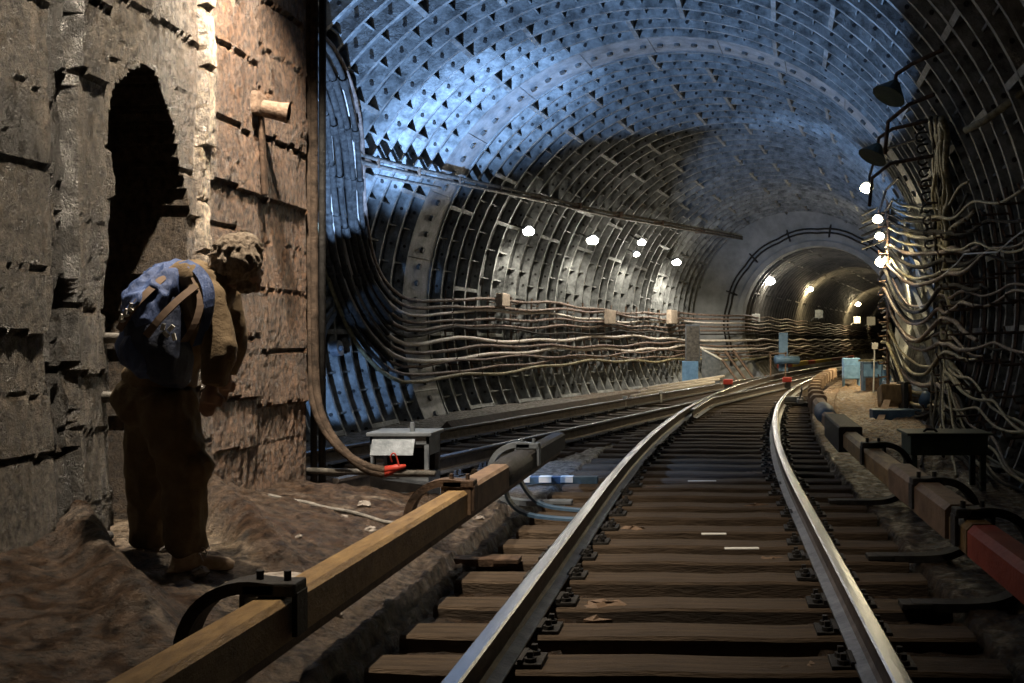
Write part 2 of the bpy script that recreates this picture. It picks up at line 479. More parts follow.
# end face and back
end = [Vector((WX(Y1)-.05-.25*k/4, Y1+.03, 0)) for k in range(5)]
for k in range(4):
    x = -.02-.14*k if k < 3 else -.85
    rows.append([Vector((WX(Y1)+x, Y1+.02+(.02 if k < 3 else 0), ZB+(ZT-ZB)*(j/nzw)**1.25)) for j in range(nzw+1)])
    stain_shade += [(.5,.36,.24,1)]*(nzw+1)
rows.append([Vector((WX(Y0)-.85, Y0, ZB+(ZT-ZB)*(j/nzw)**1.25)) for j in range(nzw+1)]); stain_shade += [(.5,.45,.4,1)]*(nzw+1)
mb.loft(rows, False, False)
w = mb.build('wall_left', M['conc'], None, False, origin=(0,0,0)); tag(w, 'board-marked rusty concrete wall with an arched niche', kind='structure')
ca = w.data.color_attributes.new('stain_shade', 'FLOAT_COLOR', 'POINT')
for i, c in enumerate(stain_shade): ca.data[i].color = c

def light(name, typ, loc, power, color, size=.1, target=None, angle=None, blend=.15):
    l = bpy.data.lights.new(name, typ); l.energy = power; l.color = color
    o = bpy.data.objects.new(name, l); col.objects.link(o); o.location = loc
    if typ in ('POINT', 'SPOT'): l.shadow_soft_size = size
    if typ == 'SPOT':
        l.spot_size = angle; l.spot_blend = blend
    if target is not None:
        o.rotation_euler = (Vector(target)-Vector(loc)).to_track_quat('-Z', 'Y').to_euler()
    return o
R_ = math.radians
#@@A
ORD = ['topmost', 'second', 'third', 'fourth', 'fifth', 'sixth', 'seventh', 'eighth', 'ninth', 'tenth', 'eleventh', 'twelfth', 'thirteenth', 'fourteenth', 'fifteenth', 'sixteenth', 'seventeenth', 'eighteenth', 'nineteenth', 'twentieth', 'twenty-first', 'twenty-second', 'twenty-third', 'twenty-fourth', 'twenty-fifth', 'twenty-sixth', 'twenty-seventh', 'twenty-eighth', 'twenty-ninth', 'thirtieth']

# ------------------------------------------------------------------ rails
RAIL = [(-.075,0),(.075,0),(.075,.011),(.024,.028),(.010,.045),(.009,.135),(.034,.146),(.037,.150),(.037,.172),(.028,.1795),
        (0,.1805),(-.028,.1795),(-.037,.172),(-.037,.150),(-.034,.146),(-.009,.135),(-.010,.045),(-.024,.028),(-.075,.011)]
RM = [2,2,2,0,0,0,0,0,1,1,1,1,0,0,0,0,0,2,2]
def rail(fn, off, y0, y1, label, z0=.02):
    mb = MB(); n = len(RAIL); prev = None; y = y0; L = []
    while y < y1: L.append(y); y += .25 if y < 15 else .7
    L.append(y1)
    rings = []
    for y in L:
        s = slope(fn, y); k = math.sqrt(1+s*s); nx, ny = 1/k, -s/k
        rings.append([Vector((fn(y)+nx*(off+p[0]), y+ny*(off+p[0]), z0+p[1])) for p in RAIL])
    b = 0
    for r in rings: mb.v += r
    for i in range(len(rings)-1):
        for j in range(n):
            a = i*n+j; c = i*n+(j+1) % n
            mb.f.append((a, c, c+n, a+n)); mb.m.append(RM[j])
    mb.f.append(tuple(range(n-1, -1, -1))); mb.m.append(0); mb.f.append(tuple((len(rings)-1)*n+j for j in range(n))); mb.m.append(0)
    o = mb.build('running_rail', [M['web'], M['shine'], M['foot']])
    return tag(o, label, 'rail')
G = .797
rail(track_x, -G, 1.7, 38.9, 'polished steel rail, left-hand one of the near curving track')
rail(track_x, G, 1.7, 38.9, 'polished steel rail curving on the side of the yellow and red contact rail')
rail(track2_x, -G, 8.6, 95, 'steel rail of the far left track, nearest the ribbed wall')
rail(track2_x, G, 8.9, 95, 'dark-webbed steel rail of the far left track that meets the near track')
# short check rails at the crossing
rail(track_x, -G+.13, 17.4, 21.5, 'short guard rail beside the rail crossing, inside the near track')

# ------------------------------------------------------------------ sleepers
def make_sleeper(L, plates, label, group, seed):
    rr = random.Random(seed); root = None
    mb = MB(); n = 9; rings = []
    for i in range(n+1):
        x = -L/2+L*i/n; w = .125+rr.uniform(-.008, .008); h = rr.uniform(-.006, .004)
        e = .02 if i in (0, n) else 0
        rings.append([Vector((x+rr.uniform(-.01,.01)*(i in (0,n)), -w+e, -.15)), Vector((x, w-e, -.15)), Vector((x, w-e, -.015+h)), Vector((x, w-.015-e, h)), Vector((x, -w+.015+e, h+rr.uniform(-.004,.004))), Vector((x, -w+e, -.015+h))])
    mb.loft(rings, True, True)
    root = mb.build('sleeper', M['wood'], None, False, origin=(0,0,0))
    tag(root, label, 'sleeper', group)
    for px_ in plates:
        p = MB(); p.box((px_, 0, .008), (.36, .17, .020), bev=.004)
        for s in (-1, 1): p.box((px_+s*.088, 0, .026), (.022, .17, .02))
        po = p.build('tie_plate', M['black'], root)
        for sx in (-1, 1):
            for sy in (-1, 1):
                q = MB(); c = Vector((px_+sx*.128, sy*.05, .018)); q.cyl(c, c+Vector((0,0,.018)), .026, 8); q.box(c+Vector((0,0,.033)), (.026,.026,.026), bev=.003)
                q.build('screw_spike', M['black'], po)
    return root
def plain_sleeper(L, label, group, seed):
    rr = random.Random(seed); mb = MB(); n = 5; rings = []
    for i in range(n+1):
        x = -L/2+L*i/n; w = .12
        rings.append([Vector((x, -w, -.15)), Vector((x, w, -.15)), Vector((x, w, rr.uniform(-.01, 0))), Vector((x, -w, rr.uniform(-.008, .002)))])
    mb.loft(rings, True, True)
    return tag(mb.build('sleeper', M['wood'], None, False, origin=(0,0,0)), label, 'sleeper', group)
la = 'dark brown timber sleeper under the near curving track, between rail fastenings'
protos = [make_sleeper(2.74, (-G, G), la, 'sleepers of the near track', k) for k in range(4)]
used = set(); y = 2.75; i = 0; rr = random.Random(5)
while y < 21.5:
    pr = protos[i % 4]; s = math.atan(slope(track_x, y))
    loc = (track_x(y)+rr.uniform(-.03,.03), y, rr.uniform(-.012, .004)); rz = -s+rr.uniform(-.006,.006)
    if i % 4 in used: o = copy_tree(pr, loc, rz)
    else: used.add(i % 4); pr.location = loc; pr.rotation_euler = (0,0,rz)
    y += .525; i += 1
lb = 'brown timber sleeper under the left track before the crossing'
p2 = make_sleeper(2.6, (-G, G), lb, 'sleepers of the left track', 11); first = True
y = 9.6
while y < 20.6:
    s = math.atan(.282); loc = (track2_x(y)+rr.uniform(-.03,.03), y, rr.uniform(-.02,-.004)-.0); rz = -s
    d = track_x(y)-track2_x(y)
    if first: p2.location = loc; p2.rotation_euler = (0,0,rz); first = False
    else: copy_tree(p2, loc, rz)
    y += .54
p3 = [plain_sleeper(3.9, 'long timber sleeper carrying both tracks beyond the rail crossing', 'long sleepers beyond the crossing', 20+k) for k in range(2)]
y = 21.6; i = 0
p4 = plain_sleeper(2.6, 'timber sleeper in the far tunnel mouth', 'sleepers in the far tunnel', 40); p4f = True
while y < 46:
    k = (y-21.6)/17; x = (track_x(y)+track2_x(y))/2; s = math.atan((slope(track_x, y)+.282)/2)
    loc = (x, y, -.004+rr.uniform(-.006, .003))
    if y > 33.6:
        if p4f: p4.location = loc; p4.rotation_euler = (0,0,-s); p4f = False
        else: copy_tree(p4, loc, -s)
    elif i < 2: p3[i].location = loc; p3[i].rotation_euler = (0,0,-s)
    else: copy_tree(p3[i % 2], loc, -s)
    y += .56; i += 1

# ------------------------------------------------------------------ contact rails
def beam(name, fn, off, y0, y1, m, parent, w=.15, z0=.315, z1=.47, ch=.02):
    mb = MB(); L = []; y = y0
    while y < y1-.05: L.append(y); y += .4
    L.append(y1); rings = []
    prof = [(-w/2,z0),(w/2,z0),(w/2,z1-ch),(w/2-ch,z1),(-w/2+ch*1.6,z1),(-w/2,z1-ch*1.6)]
    for y in L:
        s = slope(fn, y); k = math.sqrt(1+s*s)
        rings.append([Vector((fn(y)+(off+p[0])/k, y-s*(off+p[0])/k, p[1])) for p in prof])
    mb.loft(rings); return mb.build(name, m, parent)
def at(fn, off, y, z): 
    s = slope(fn, y); k = math.sqrt(1+s*s); return Vector((fn(y)+off/k, y-s*off/k, z))
def strap_path(path, w, t, m, name, parent=None, wdir=Vector((0,1,0))):
    P = chaikin(path, 2); rings = []
    if wdir is None: wdir = (P[-1]-P[0]).normalized().cross(Vector((0,-1,.25))).normalized()
    for i, p in enumerate(P):
        tg = (P[min(i+1, len(P)-1)]-P[max(i-1,0)]).normalized(); nn = tg.cross(wdir).normalized()
        rings.append([p+wdir*w/2+nn*t/2, p-wdir*w/2+nn*t/2, p-wdir*w/2-nn*t/2, p+wdir*w/2-nn*t/2])
    mb = MB(); mb.loft(rings); return mb.build(name, m, parent, False)
def hoop(fn, off, y, side, m, label, group=None, name='rail_bracket'):
    b = at(fn, off, y, 0); s = side
    t = thing(name, (b.x, b.y, .0), label, 'bracket', group)
    g = lambda dx, z: Vector((b.x+s*dx, b.y, z))
    strap_path([g(-.02,.50), g(.12,.515), g(.26,.45), g(.33,.30), g(.30,.13), g(.18,.035), g(.0,.01), g(-.32,.015)], .11, .045, m, 'curved_arm', t)
    mb = MB(); mb.box(g(0,.50), (.20,.11,.05), bev=.01); mb.box(g(-.095,.41), (.02,.10,.16), bev=.004); mb.box(g(.095,.41), (.02,.10,.16), bev=.004)
    mb.build('clamp', m, t)
    for dx in (-.05, .05):
        q = MB(); q.cyl(g(dx,.52), g(dx,.56), .014, 6); q.build('clamp_bolt', m, t)
    q = MB(); q.box(g(-.30,.02), (.16,.12,.03), bev=.005); q.build('foot_plate', m, t)
    return t
OL = -1.475
t = thing('contact_rail', (track_x(4)+OL, 4, .31), 'ochre and brown boxed contact rail running past the person to the grey cabinet', 'contact rail')
beam('rail_cover', track_x, OL, 2.4, 6.15, M['ochre'], t)
beam('rail_cover', track_x, OL, 6.2, 7.35, M['brownc'], t, .165, .31, .485)
mb = MB()
P = [at(track_x, OL, yy, .395) for yy in (7.3, 7.4, 7.7, 8.2, 8.3)]
mb.tube(P, [.07,.105,.115,.105,.07], 14); o = mb.build('joint_sleeve', M['black'], t, True); o['label'] = 'dark rounded joint sleeve'
beam('rail_cover', track_x, OL, 8.25, 10.0, M['black'], t, .15)
mb = MB(); a = at(track_x, OL, 2.4, .29); b = at(track_x, OL, 10.0, .29)
mb.box((a+b)/2, (.07, 7.6, .06), Matrix.Rotation(-math.atan(.017),3,'Z')); mb.build('steel_conductor', M['rust'], t)
hoop(track_x, OL, 3.62, -1, M['black'], 'black hooked bracket clamped on the contact rail beside the boots')
hoop(track_x, OL, 6.25, -1, M['rust'], 'brown curved bracket with pale clamp on the contact rail beside the grey cabinet')
hoop(track_x, OL, 8.5, -1, M['greym'], 'grey curved bracket near the far end of the ochre contact rail')
for k, (yy, dx) in enumerate(((7.75, .0), (8.15, .07))):
    c = at(track_x, OL, yy, 0)
    o = strap_path([c+Vector((-.02,0,.33)), c+Vector((-.03+dx,-.0,.18)), c+Vector((.10+dx,-.03,.05)), c+Vector((.40+dx,-.04,.015)), c+Vector((.75,-.05,.01))], .09, .02, M['blued'], 'ramp_strip')
    tag(o, ('bent dark blue steel strip under the contact rail joint, nearer of two', 'bent dark blue steel strip under the contact rail joint, farther of two')[k], 'strip')

OR = 1.475
t = thing('contact_rail', (track_x(4)+OR, 4, .31), 'boxed contact rail on the cabinet side, red at its near end and tan far off', 'contact rail')
beam('rail_cover', track_x, OR, 2.4, 5.05, M['redc'], t, .155)['label'] = 'red painted cover'
beam('rail_cover', track_x, OR, 5.08, 5.45, M['ochre'], t, .15)
beam('rail_cover', track_x, OR, 5.5, 7.3, M['brownc'], t, .175, .31, .50)
beam('rail_cover', track_x, OR, 7.34, 10.2, M['ochre'], t, .15)
o = beam('joint_box', track_x, OR, 10.2, 12.0, M['black'], t, .24, .26, .52, .01); o['label'] = 'square dark joint box'
beam('rail_cover', track_x, OR, 12.0, 13.3, M['brownc'], t, .17)
mb = MB(); P = [at(track_x, OR, yy, .40) for yy in (13.0, 13.2, 13.8, 14.4, 14.6)]
mb.tube(P, [.08,.12,.14,.12,.08], 14); mb.build('joint_sleeve', M['blued'], t, True)['label'] = 'dark blue rounded sleeve'
y = 14.6
while y < 30:
    beam('rail_cover', track_x, OR, y, y+1.15, M['tan'], t, .19, .28, .50, .03)
    beam('cover_collar', track_x, OR, y+1.13, y+1.38, M['tan'], t, .26, .25, .54, .03); y += 1.36
for yy, lb_ in ((5.25, 'black bracket clamped where the red contact rail cover starts'), (6.4, 'black bracket on the contact rail in front of the dark green cabinet'), (8.6, 'black hooked bracket on the contact rail by the bright puddle')):
    hoop(track_x, OR, yy, 1, M['black'], lb_)
y = 36.5
t = thing('contact_rail', (track_x(38)-1.4, 38, .31), 'yellow and red contact rail cover in the mouth of the far tunnel', 'contact rail')
beam('rail_cover', track_x, -1.35, 38, 40.3, M['redc'], t, .16); beam('rail_cover', track_x, -1.35, 40.4, 44, M['yellow'], t, .17, .30, .5); beam('rail_cover', track_x, -1.35, 44.1, 46, M['redc'], t, .16); beam('rail_cover', track_x, -1.35, 46.1, 51, M['yellow'], t); beam('rail_cover', track_x, -1.35, 51.1, 60, M['redc'], t)

# ------------------------------------------------------------------ left wall cables
TOPP = [(440,300),(415,302),(394,293),(379,272),(370,245),(365,210),(364,170),(362,130),(353,85),(337,52),(318,30),(296,12)]
BOTP = [(436,374),(408,384),(384,375),(360,350),(341,316),(327,275),(318,230),(314,190),(311,150),(307,110),(303,85),(296,66)]
ZK = [2.26,2.13,2.00,1.87,1.74,1.62,1.40,1.21,1.09,.97,.85,.74]
def bore_wall(y, z, off):
    th = math.asin(max(-1, min(1, (z-BC0.z)/(2.72-off)))); return bpt(y, PI-th, off)
cab_m = ['cable','cable','cablew','cable','cable','cabled','cablew','cable','cablew','cable','cable','cableo']
cab_c = {'cable':'brown','cablew':'pale grey','cabled':'blackish','cableo':'olive brown'}
for k in range(12):
    f = k/11; z = ZK[k]; P = []
    for a, b in zip(TOPP, BOTP):
        j = random.uniform(-1.3, 1.3)
        g = f if a[1] > 240 else (f*1.0)
        P.append(cast(lerp(a[0], b[0], g)+j, lerp(a[1], b[1], g)+j*.5, .16+.05*(k % 3)))
    P.reverse(); P = P[:-1]
    y = 19.0; ph = random.uniform(0, 6)
    while y < 33.1:
        zz = z+.030*math.sin(y*2.1+ph)+.05*math.sin(y*.62+ph*2+1)+(.06 if k > 5 else -.02)*sstep(20, 26, y)
        P.append(wall_pt(y, zz, -1, .17+.04*(k % 2))); y += .45
    for yy, e in ((33.9,.3),(34.6,.8),(35.3,1.0)):
        q0 = wall_pt(min(yy, YE), z, -1, .17); q1 = bore_wall(max(yy, YE), z, .14); q0.y = yy
        P.append(q0*(1-e)+Vector((q1.x, yy, z-.12*(1-e)))*e)
    y = 36.2
    while y < 78: P.append(bore_wall(y, z+.05*math.sin(y*1.6+ph), .14)); y += 1.2
    rr_ = .042 if k in (6, 8) else random.choice([.026,.031,.035])
    mb = MB(); mb.tube(chaikin(P, 1), rr_, 7)
    o = mb.build('cable', M[cab_m[k]], None, True)
    tag(o, f'{cab_c[cab_m[k]]} cable along the left ribbed wall, {ORD[k] if k < 11 else "lowest"}{" down the rack" if 0 < k < 11 else " on the rack"}', 'cable', 'cables on the left wall')
for k in range(7):
    f = (k+.5)/7; P = []
    for i, (a, b) in enumerate(zip(TOPP[2:], BOTP[2:])):
        P.append(cast(lerp(a[0]-2, b[0]+2, f)+random.uniform(-2,2), lerp(a[1], b[1], f), .33+.04*(k % 2)))
    mb = MB(); mb.tube(chaikin(P, 2), .036+.008*(k % 3), 8); 
    o = mb.build('cable', M['cabled'], None, True); tag(o, f'thick dark cable of the rising bundle behind the concrete wall, {ORD[k].replace("topmost","first")} from the cabinet side', 'cable', 'thick dark rising cables')
    for q in range(5):
        p = chaikin(P,2); i = 6+q*5+k % 4
        if i+1 < len(p):
            c = MB(); c.tube([p[i], p[i+1]], .058, 8); c.build('collar', M['cabled'], o)
# cable racks
for i in range(16):
    y = 18.9+i*.93+random.uniform(-.08,.08)
    if y > 33: break
    b = wall_pt(y, .7, -1, .05)
    t = thing('cable_rack', b, 'upright iron rack holding the cables against the left ribbed wall', 'cable rack', 'cable racks on the left wall')
    mb = MB(); mb.tube([wall_pt(y, z_, -1, .06) for z_ in (.62,.9,1.2,1.5,1.8,2.1,2.38)], .02, 4); mb.build('upright', M['rust'], t)
    for k in range(12):
        z = ZK[k]+(.06 if k > 5 else -.02)*sstep(20, 26, y)-.045
        mb = MB(); mb.tube([wall_pt(y, z, -1, .05), wall_pt(y, z-.01, -1, .24), wall_pt(y, z+.05, -1, .26)], .012, 4); mb.build('hook', M['rust'], t)
for i, (fa) in enumerate((.15,.30,.45,.62,.8)):
    a = (TOPP[3][0]*(1-0)+0, 0)
    p = [cast(x, y_, .12) for x, y_ in ((372-i*9, 262+i*13+0), (350-i*6, 275+i*14), (326-i*1, 288+i*15))]
    mb = MB(); mb.tube(p, .022, 4); 
    o = mb.build('cable_clip_bar', M['greym']); tag(o, f'short grey bar clipping the bending cables, {ORD[i]} of five', 'bar', 'clip bars on the bending cables')
for i, (x, y_) in enumerate(((349,343),(337,320),(356,347))):
    pass
# round steel patch and brackets on the near ribs
mb = MB(); c = cast(334, 349, .03); C_, a_, n_ = frame(vault_d(c)[1]); d = (C_-c); d -= a_*d.dot(a_); d.normalize(); mb.cyl(c-d*.02, c+d*.10, .12, 16); mb.ball(c+d*.10, .05, 6)
tag(mb.build('round_cover', M['greym']), 'round grey cover fixed across two ribs beside the concrete wall', 'cover')
# conduits
for k, dz in enumerate((0, .10, -.14)):
    P = [cast(x, y_, .22) + Vector((0,0,dz)) for x, y_ in ((352,158),(375,166),(440,180),(500,192),(560,205),(600,215),(650,223),(700,232))]+[cast(742, 239, .35)+Vector((0,0,dz*.7))]
    if k == 2: P = P[1:3]; 
    mb = MB(); mb.tube(chaikin(P, 2), .035 if k < 2 else .028, 8)
    tag(mb.build('conduit', M['pipe'], None, True), ('dark pipe along the left vault above the lamps, lower of the long pair', 'dark pipe along the left vault above the lamps, upper of the long pair', 'short pipe end below the long pair of pipes on the left vault')[k], 'pipe')
for i in range(9):
    x = 372+i*41; y_ = 165+i*8.4
    p = cast(x, y_, .02); q = cast(x, y_, .3)
    mb = MB(); mb.box((p+q)/2+Vector((0,0,.03)), ((p-q).length*.35, .03, .14))
    tag(mb.build('pipe_clamp', M['rust']), 'small rusty clamp holding the two long pipes on the left vault', 'clamp', 'clamps of the long pipes')

# ------------------------------------------------------------------ pipes round the end wall
for k, off in enumerate((-.42, -.56)):
    P = []
    for j in range(41):
        t_ = R_(20)+R_(170)*j/40 if False else math.radians(12+172*j/40)
        wob = .03*math.sin(j*1.3) if False else 0
        P.append(bpt(YE, t_, off-.05*abs(math.sin(j*PI/6)))+Vector((-.03,-.12,0)))
    P.append(bpt(YE, PI+.45, off-.1)+Vector((-.03,-.12,0)))
    mb = MB(); mb.tube(P, .032, 7)
    tag(mb.build('arched_cable', M['cabled'], None, True), ('black cable arching over the far tunnel mouth, inner one', 'black cable arching over the far tunnel mouth, outer one')[k], 'cable')
for j in range(6):
    t_ = math.radians(30+26*j)
    p = bpt(YE, t_, -.32)+Vector((-.02,-.06,0)); q = bpt(YE, t_, -.74)+Vector((-.02,-.06,0))
    mb = MB(); mb.tube([p, q], .035, 4); mb.tube([(p+q)/2+Vector((0,-.09,0)), q+Vector((0,-.09,0))], .025, 4); mb.tube([p, p+Vector((0,-.12,0))], .03, 4)
    tag(mb.build('cable_hanger', M['black']), 'black hanger carrying the arched cables over the far tunnel mouth', 'hanger', 'hangers over the far tunnel mouth')

# ------------------------------------------------------------------ lamps
def power(o): return o
def lamp(p, d, warm, label, r=.10, watts=50, bracket=None):
    # bulkhead lamp: housing fixed on the lining, shade rim, glowing glass
    t = thing('tunnel_lamp', p, label, 'lamp')
    d = Vector(d).normalized()
    mb = MB(); mb.cyl(p-d*.10, p-d*.02, r*.9, 14); mb.cyl(p-d*.02, p, r*1.12, 14); mb.build('housing', M['greym'], t, False)
    mb = MB(); mb.ball(p+d*.02, r, 10, 0, (1.15,1,.78)); mb.build('glowing_glass', M['lampY' if warm else 'lampW'], t, True)
    if bracket is not None:
        mb = MB(); mb.tube(bracket+[p-d*.1], .022, 6); mb.build('bracket', M['black'], t)
    lc = (1,.80,.46) if warm else (1,.92,.78); inb = p.y < YE
    light('lamp_light', 'POINT', p+d*(r+.12), watts*(.18 if inb else .35), lc, .08)
    if inb: light('lamp_light', 'SPOT', p+d*(r+.10)+Vector((0,0,-.02)), watts*2.2, lc, .08, p+d*(r+.10)+Vector((0,.25,-2)), math.radians(156), .5)
    else: light('lamp_light', 'POINT', p+Vector((-.05,.30,-.2)), watts*.35, lc, .05)
    return t
def inward(p):
    C_, a_, n_ = frame(vault_d(p)[1]); d = C_-p; return (d-a_*d.dot(a_)).normalized()
LL = [(528,231,.35,120,.115,'white tunnel lamp on the left vault, nearest of its row to the concrete wall'),
      (592,240,.40,150,.13,'white tunnel lamp on the left vault, second along its row'),
      (641,242,.40,90,.10,'white tunnel lamp on the left vault, upper of a close pair'),
      (636,254,.30,60,.08,'small white tunnel lamp on the left vault, lower of a close pair'),
      (676,262,.35,260,.12,'white tunnel lamp on the left vault, last before the end wall')]
for x, y_, off, wt, r, lb_ in LL:
    p = cast(x, y_, off); lamp(p, inward(p)+Vector((0,-.5,-.3)), False, lb_, r, wt, [p-inward(p)*off])
for x, y_, D, wt, r, lb_ in ((770,281,37.2,120,.16,'white tunnel lamp just inside the mouth of the far tunnel'), (810,289,45.5,300,.13,'warm oblong tunnel lamp deeper in the far tunnel'), (858,304,61,420,.14,'warm tunnel lamp near the far bend, above two pale signs'), (867,322,75,120,.12,'faint warm lamp deepest in the far tunnel')):
    p = pix(x, y_, D); lamp(p, (.2,-1,-.5), D > 40, lb_, r, wt, [p+Vector((-.35,.2,.25))])
for x, y_, D, wt, r, lb_ in ((867,188,15.1,10,.085,'warm lamp hanging from bent pipes on the cable side, nearest of four'), (878,219,18.9,60,.085,'warm lamp on the cable side, second of four'), (880,236,21.9,170,.09,'warm lamp on the cable side, third of four'), (883,262,29.0,600,.19,'large dazzling warm lamp beside the far tunnel mouth')):
    p = pix(x, y_, D); wpt = wall_pt(D-.5, p.z+.6, 1, .05)
    lamp(p, (-.5,-.8,-.5), True, lb_, r, wt, [wpt, Vector((p.x+.15, p.y, p.z+.55)), Vector((p.x+.05,p.y+.05,p.z+.2))])
# unlit shaded lamps on pipe frames
for (x, y_, D, lb_) in ((893,88,11.5,'unlit lamp with a dark conical shade high on the cable side'), (876,150,13.2,'unlit lamp with a dark shade on a bent pipe frame over the lit lamps')):
    p = pix(x, y_, D); t = thing('shaded_lamp', p, lb_, 'lamp')
    ax = Vector((-.45,-.2,-.85)).normalized()
    mb = MB(); mb.cyl(p-ax*.08, p+ax*.12, .05, 14, 0, .20); mb.build('conical_shade', M['greenm'], t, False)
    mb = MB(); mb.ball(p+ax*.07, .05, 6); mb.build('bulb', M['white'], t, True)
    wp = wall_pt(D, p.z+.35, 1, .03)
    mb = MB(); mb.tube([wp, p+Vector((.22,0,.28)), p+Vector((.04,0,.16)), p-ax*.05], .025, 7); mb.build('pipe_arm', M['rust'], t, True)
    mb = MB(); mb.tube([wp+Vector((-.05,.2,-.45)), p+Vector((.22,.15,-.15)), p+Vector((.0,.3,-.32)), p+Vector((-.03,.35,-.7))], .025, 7); mb.build('pipe_arm', M['rust'], t, True)

# ------------------------------------------------------------------ right wall cables
def sag(a, b, d, n=8, jig=0.0):
    P = []
    for i in range(n+1):
        f = i/n; p = a.lerp(b, f); p = p+Vector((random.uniform(-jig,jig), 0, random.uniform(-jig,jig)-d*4*f*(1-f))); P.append(p)
    return P
rng = random.Random(12)
NA = 28
ya = [208,214,222,229,236,243,252,261,268,274,283,292,300,306,314,322,331,340,349,356,362,369,376,383,390,396,402,408]
for k in range(NA):
    yb = lerp(196, 372, (k/(NA-1))**.9)+rng.uniform(-3,3)
    D2 = 22+rng.uniform(-.6,.6); xb = 887+rng.uniform(-3,3)+(yb > 300)*3
    a = pix(xb, yb, D2); D1 = 14.6+rng.uniform(-.4,.2)
    b = cast(941+rng.uniform(-4,4), ya[k]+rng.uniform(-3,3), .16+rng.uniform(0,.1), 8)
    d = (.10 if k < 7 else .28+.5*rng.random()*(k > 9))
    P = [a+Vector((.95 if a.z < 3.7 else .40, 6.0, (a.z-1.4)*.10)), a+Vector((.35, 2.2, (a.z-1.4)*.04))]+sag(a, b, d, 8, .02)
    # carries on along the near side wall, sagging from bracket to bracket
    y0 = b.y; z0 = b.z; ph = rng.uniform(0, 6)
    n_ = 0; y = y0-.45
    dz = rng.uniform(-.5,.5)
    while y > (6.2 if k % 2 else 12.5):
        P.append(wall_pt(y, max(.15, z0+dz*(y0-y)/5-.13*abs(math.sin((y0-y)*1.05+ph))+rng.uniform(-.015,.015)), 1, .17+.03*((k*7) % 4)+rng.uniform(-.01,.01))); y -= .5
    mk = rng.choice(['cableo','cableo','cabled','cable'])
    P = chaikin(P, 2); r0 = rng.choice([.024,.030,.036]); mb = MB(); mb.tube(P, [r0 if p.y > 13.5 else max(.017, r0*(.55+.45*(p.y-12)/1.5)) for p in P], 7)
    tag(mb.build('cable', M[mk], None, True), f'sagging {cab_c[mk]} cable on the dark side wall, {ORD[k] if k < NA-1 else "lowest"} counted downward', 'cable', 'cables on the dark side wall')
# vertical tangle at the wall corner
for k in range(9):
    P = []
    for y_ in range(118, 425, 16):
        w = 4.5+3*(y_ > 330)
        xx = 938+ (y_-118)*.03+rng.uniform(-w, w)+(k-4)*1.6
        P.append(cast(xx, y_, .13+.07*rng.random(), 8))
    P.append(P[-1]+Vector((rng.uniform(-.3,.4), -.3, -.35)))
    P = [p for p in P if p.z > .03]
    mk = 'cableo' if k % 3 else 'cabled'
    mb = MB(); mb.tube(chaikin(P, 1), .028+.008*(k % 3), 7)
    tag(mb.build('cable', M[mk], None, True), f'{cab_c[mk]} cable twisting down the wall corner, {ORD[k].replace("topmost","first")} in its tangle', 'cable', 'tangle at the wall corner')
for k in range(11):   # small hooks up the corner
    y_ = 120+k*12
    c = cast(928+k*.8, y_, .05, 8)
    mb = MB(); P = [c+Vector((-.02,0,.0)), c+Vector((-.16,-.03,-.02)), c+Vector((-.20,-.03,-.10)), c+Vector((-.12,-.03,-.15)), c+Vector((-.05,-.02,-.09))]
    mb.tube(chaikin(P,2), .016, 5); mb.tube(chaikin([p+Vector((.10,-.9,.02)) for p in P],2), .016, 5) if False else None
    tag(mb.build('cable_hook', M['black'], None, True), 'small empty black hook on the vault above the cable corner', 'hook', 'empty hooks above the corner')
for (yy, nm, dd) in ((14.9,'iron cable rack with many arms at the wall corner',1), ):
    t = thing('cable_rack', wall_pt(yy, .3, 1, .06), nm, 'cable rack')
    mb = MB(); mb.tube([wall_pt(yy, .15+.3*i, 1, .05) for i in range(13)], .03, 4); mb.build('upright', M['rust'], t)
    for i in range(14):
        z = .4+i*.25; mb = MB(); p = wall_pt(yy, z, 1, .05); mb.tube([p, p+Vector((-.30,0,-.01)), p+Vector((-.33,0,.06))], .016, 4); mb.build('hook', M['rust'], t)
t = thing('cable_rack', pix(888, 400, 22.0), 'iron cable rack beside the blue cabinets', 'cable rack')
mb = MB(); P0_ = pix(888, 190, 22.0); mb.tube([Vector((P0_.x, 22.0, .0)), Vector((P0_.x, 22.0, P0_.z))], .04, 4); mb.build('upright', M['rust'], t)
for i in range(13):
    z = .6+i*.3; mb = MB(); mb.tube([Vector((P0_.x,22.0,z)), Vector((P0_.x-.22,21.9,z-.02)), Vector((P0_.x-.24,21.88,z+.05))], .02, 4); mb.build('hook', M['rust'], t)
for i in range(9):    # racks along the dark near wall
    y = 7.0+i*.9
    t = thing('cable_rack', wall_pt(y, .5, 1, .06), 'dark iron rack under the cables of the dark side wall', 'cable rack', 'cable racks on the dark side wall')
    mb = MB(); mb.tube([wall_pt(y, .3+.35*k, 1, .06) for k in range(9)], .025, 4); mb.build('upright', M['rust'], t)
    for k in range(8):
        p = wall_pt(y, .5+.33*k, 1, .06); mb = MB(); mb.tube([p, p+Vector((-.32,0,-.02)), p+Vector((-.35,0,.05))], .014, 4); mb.build('hook', M['rust'], t)
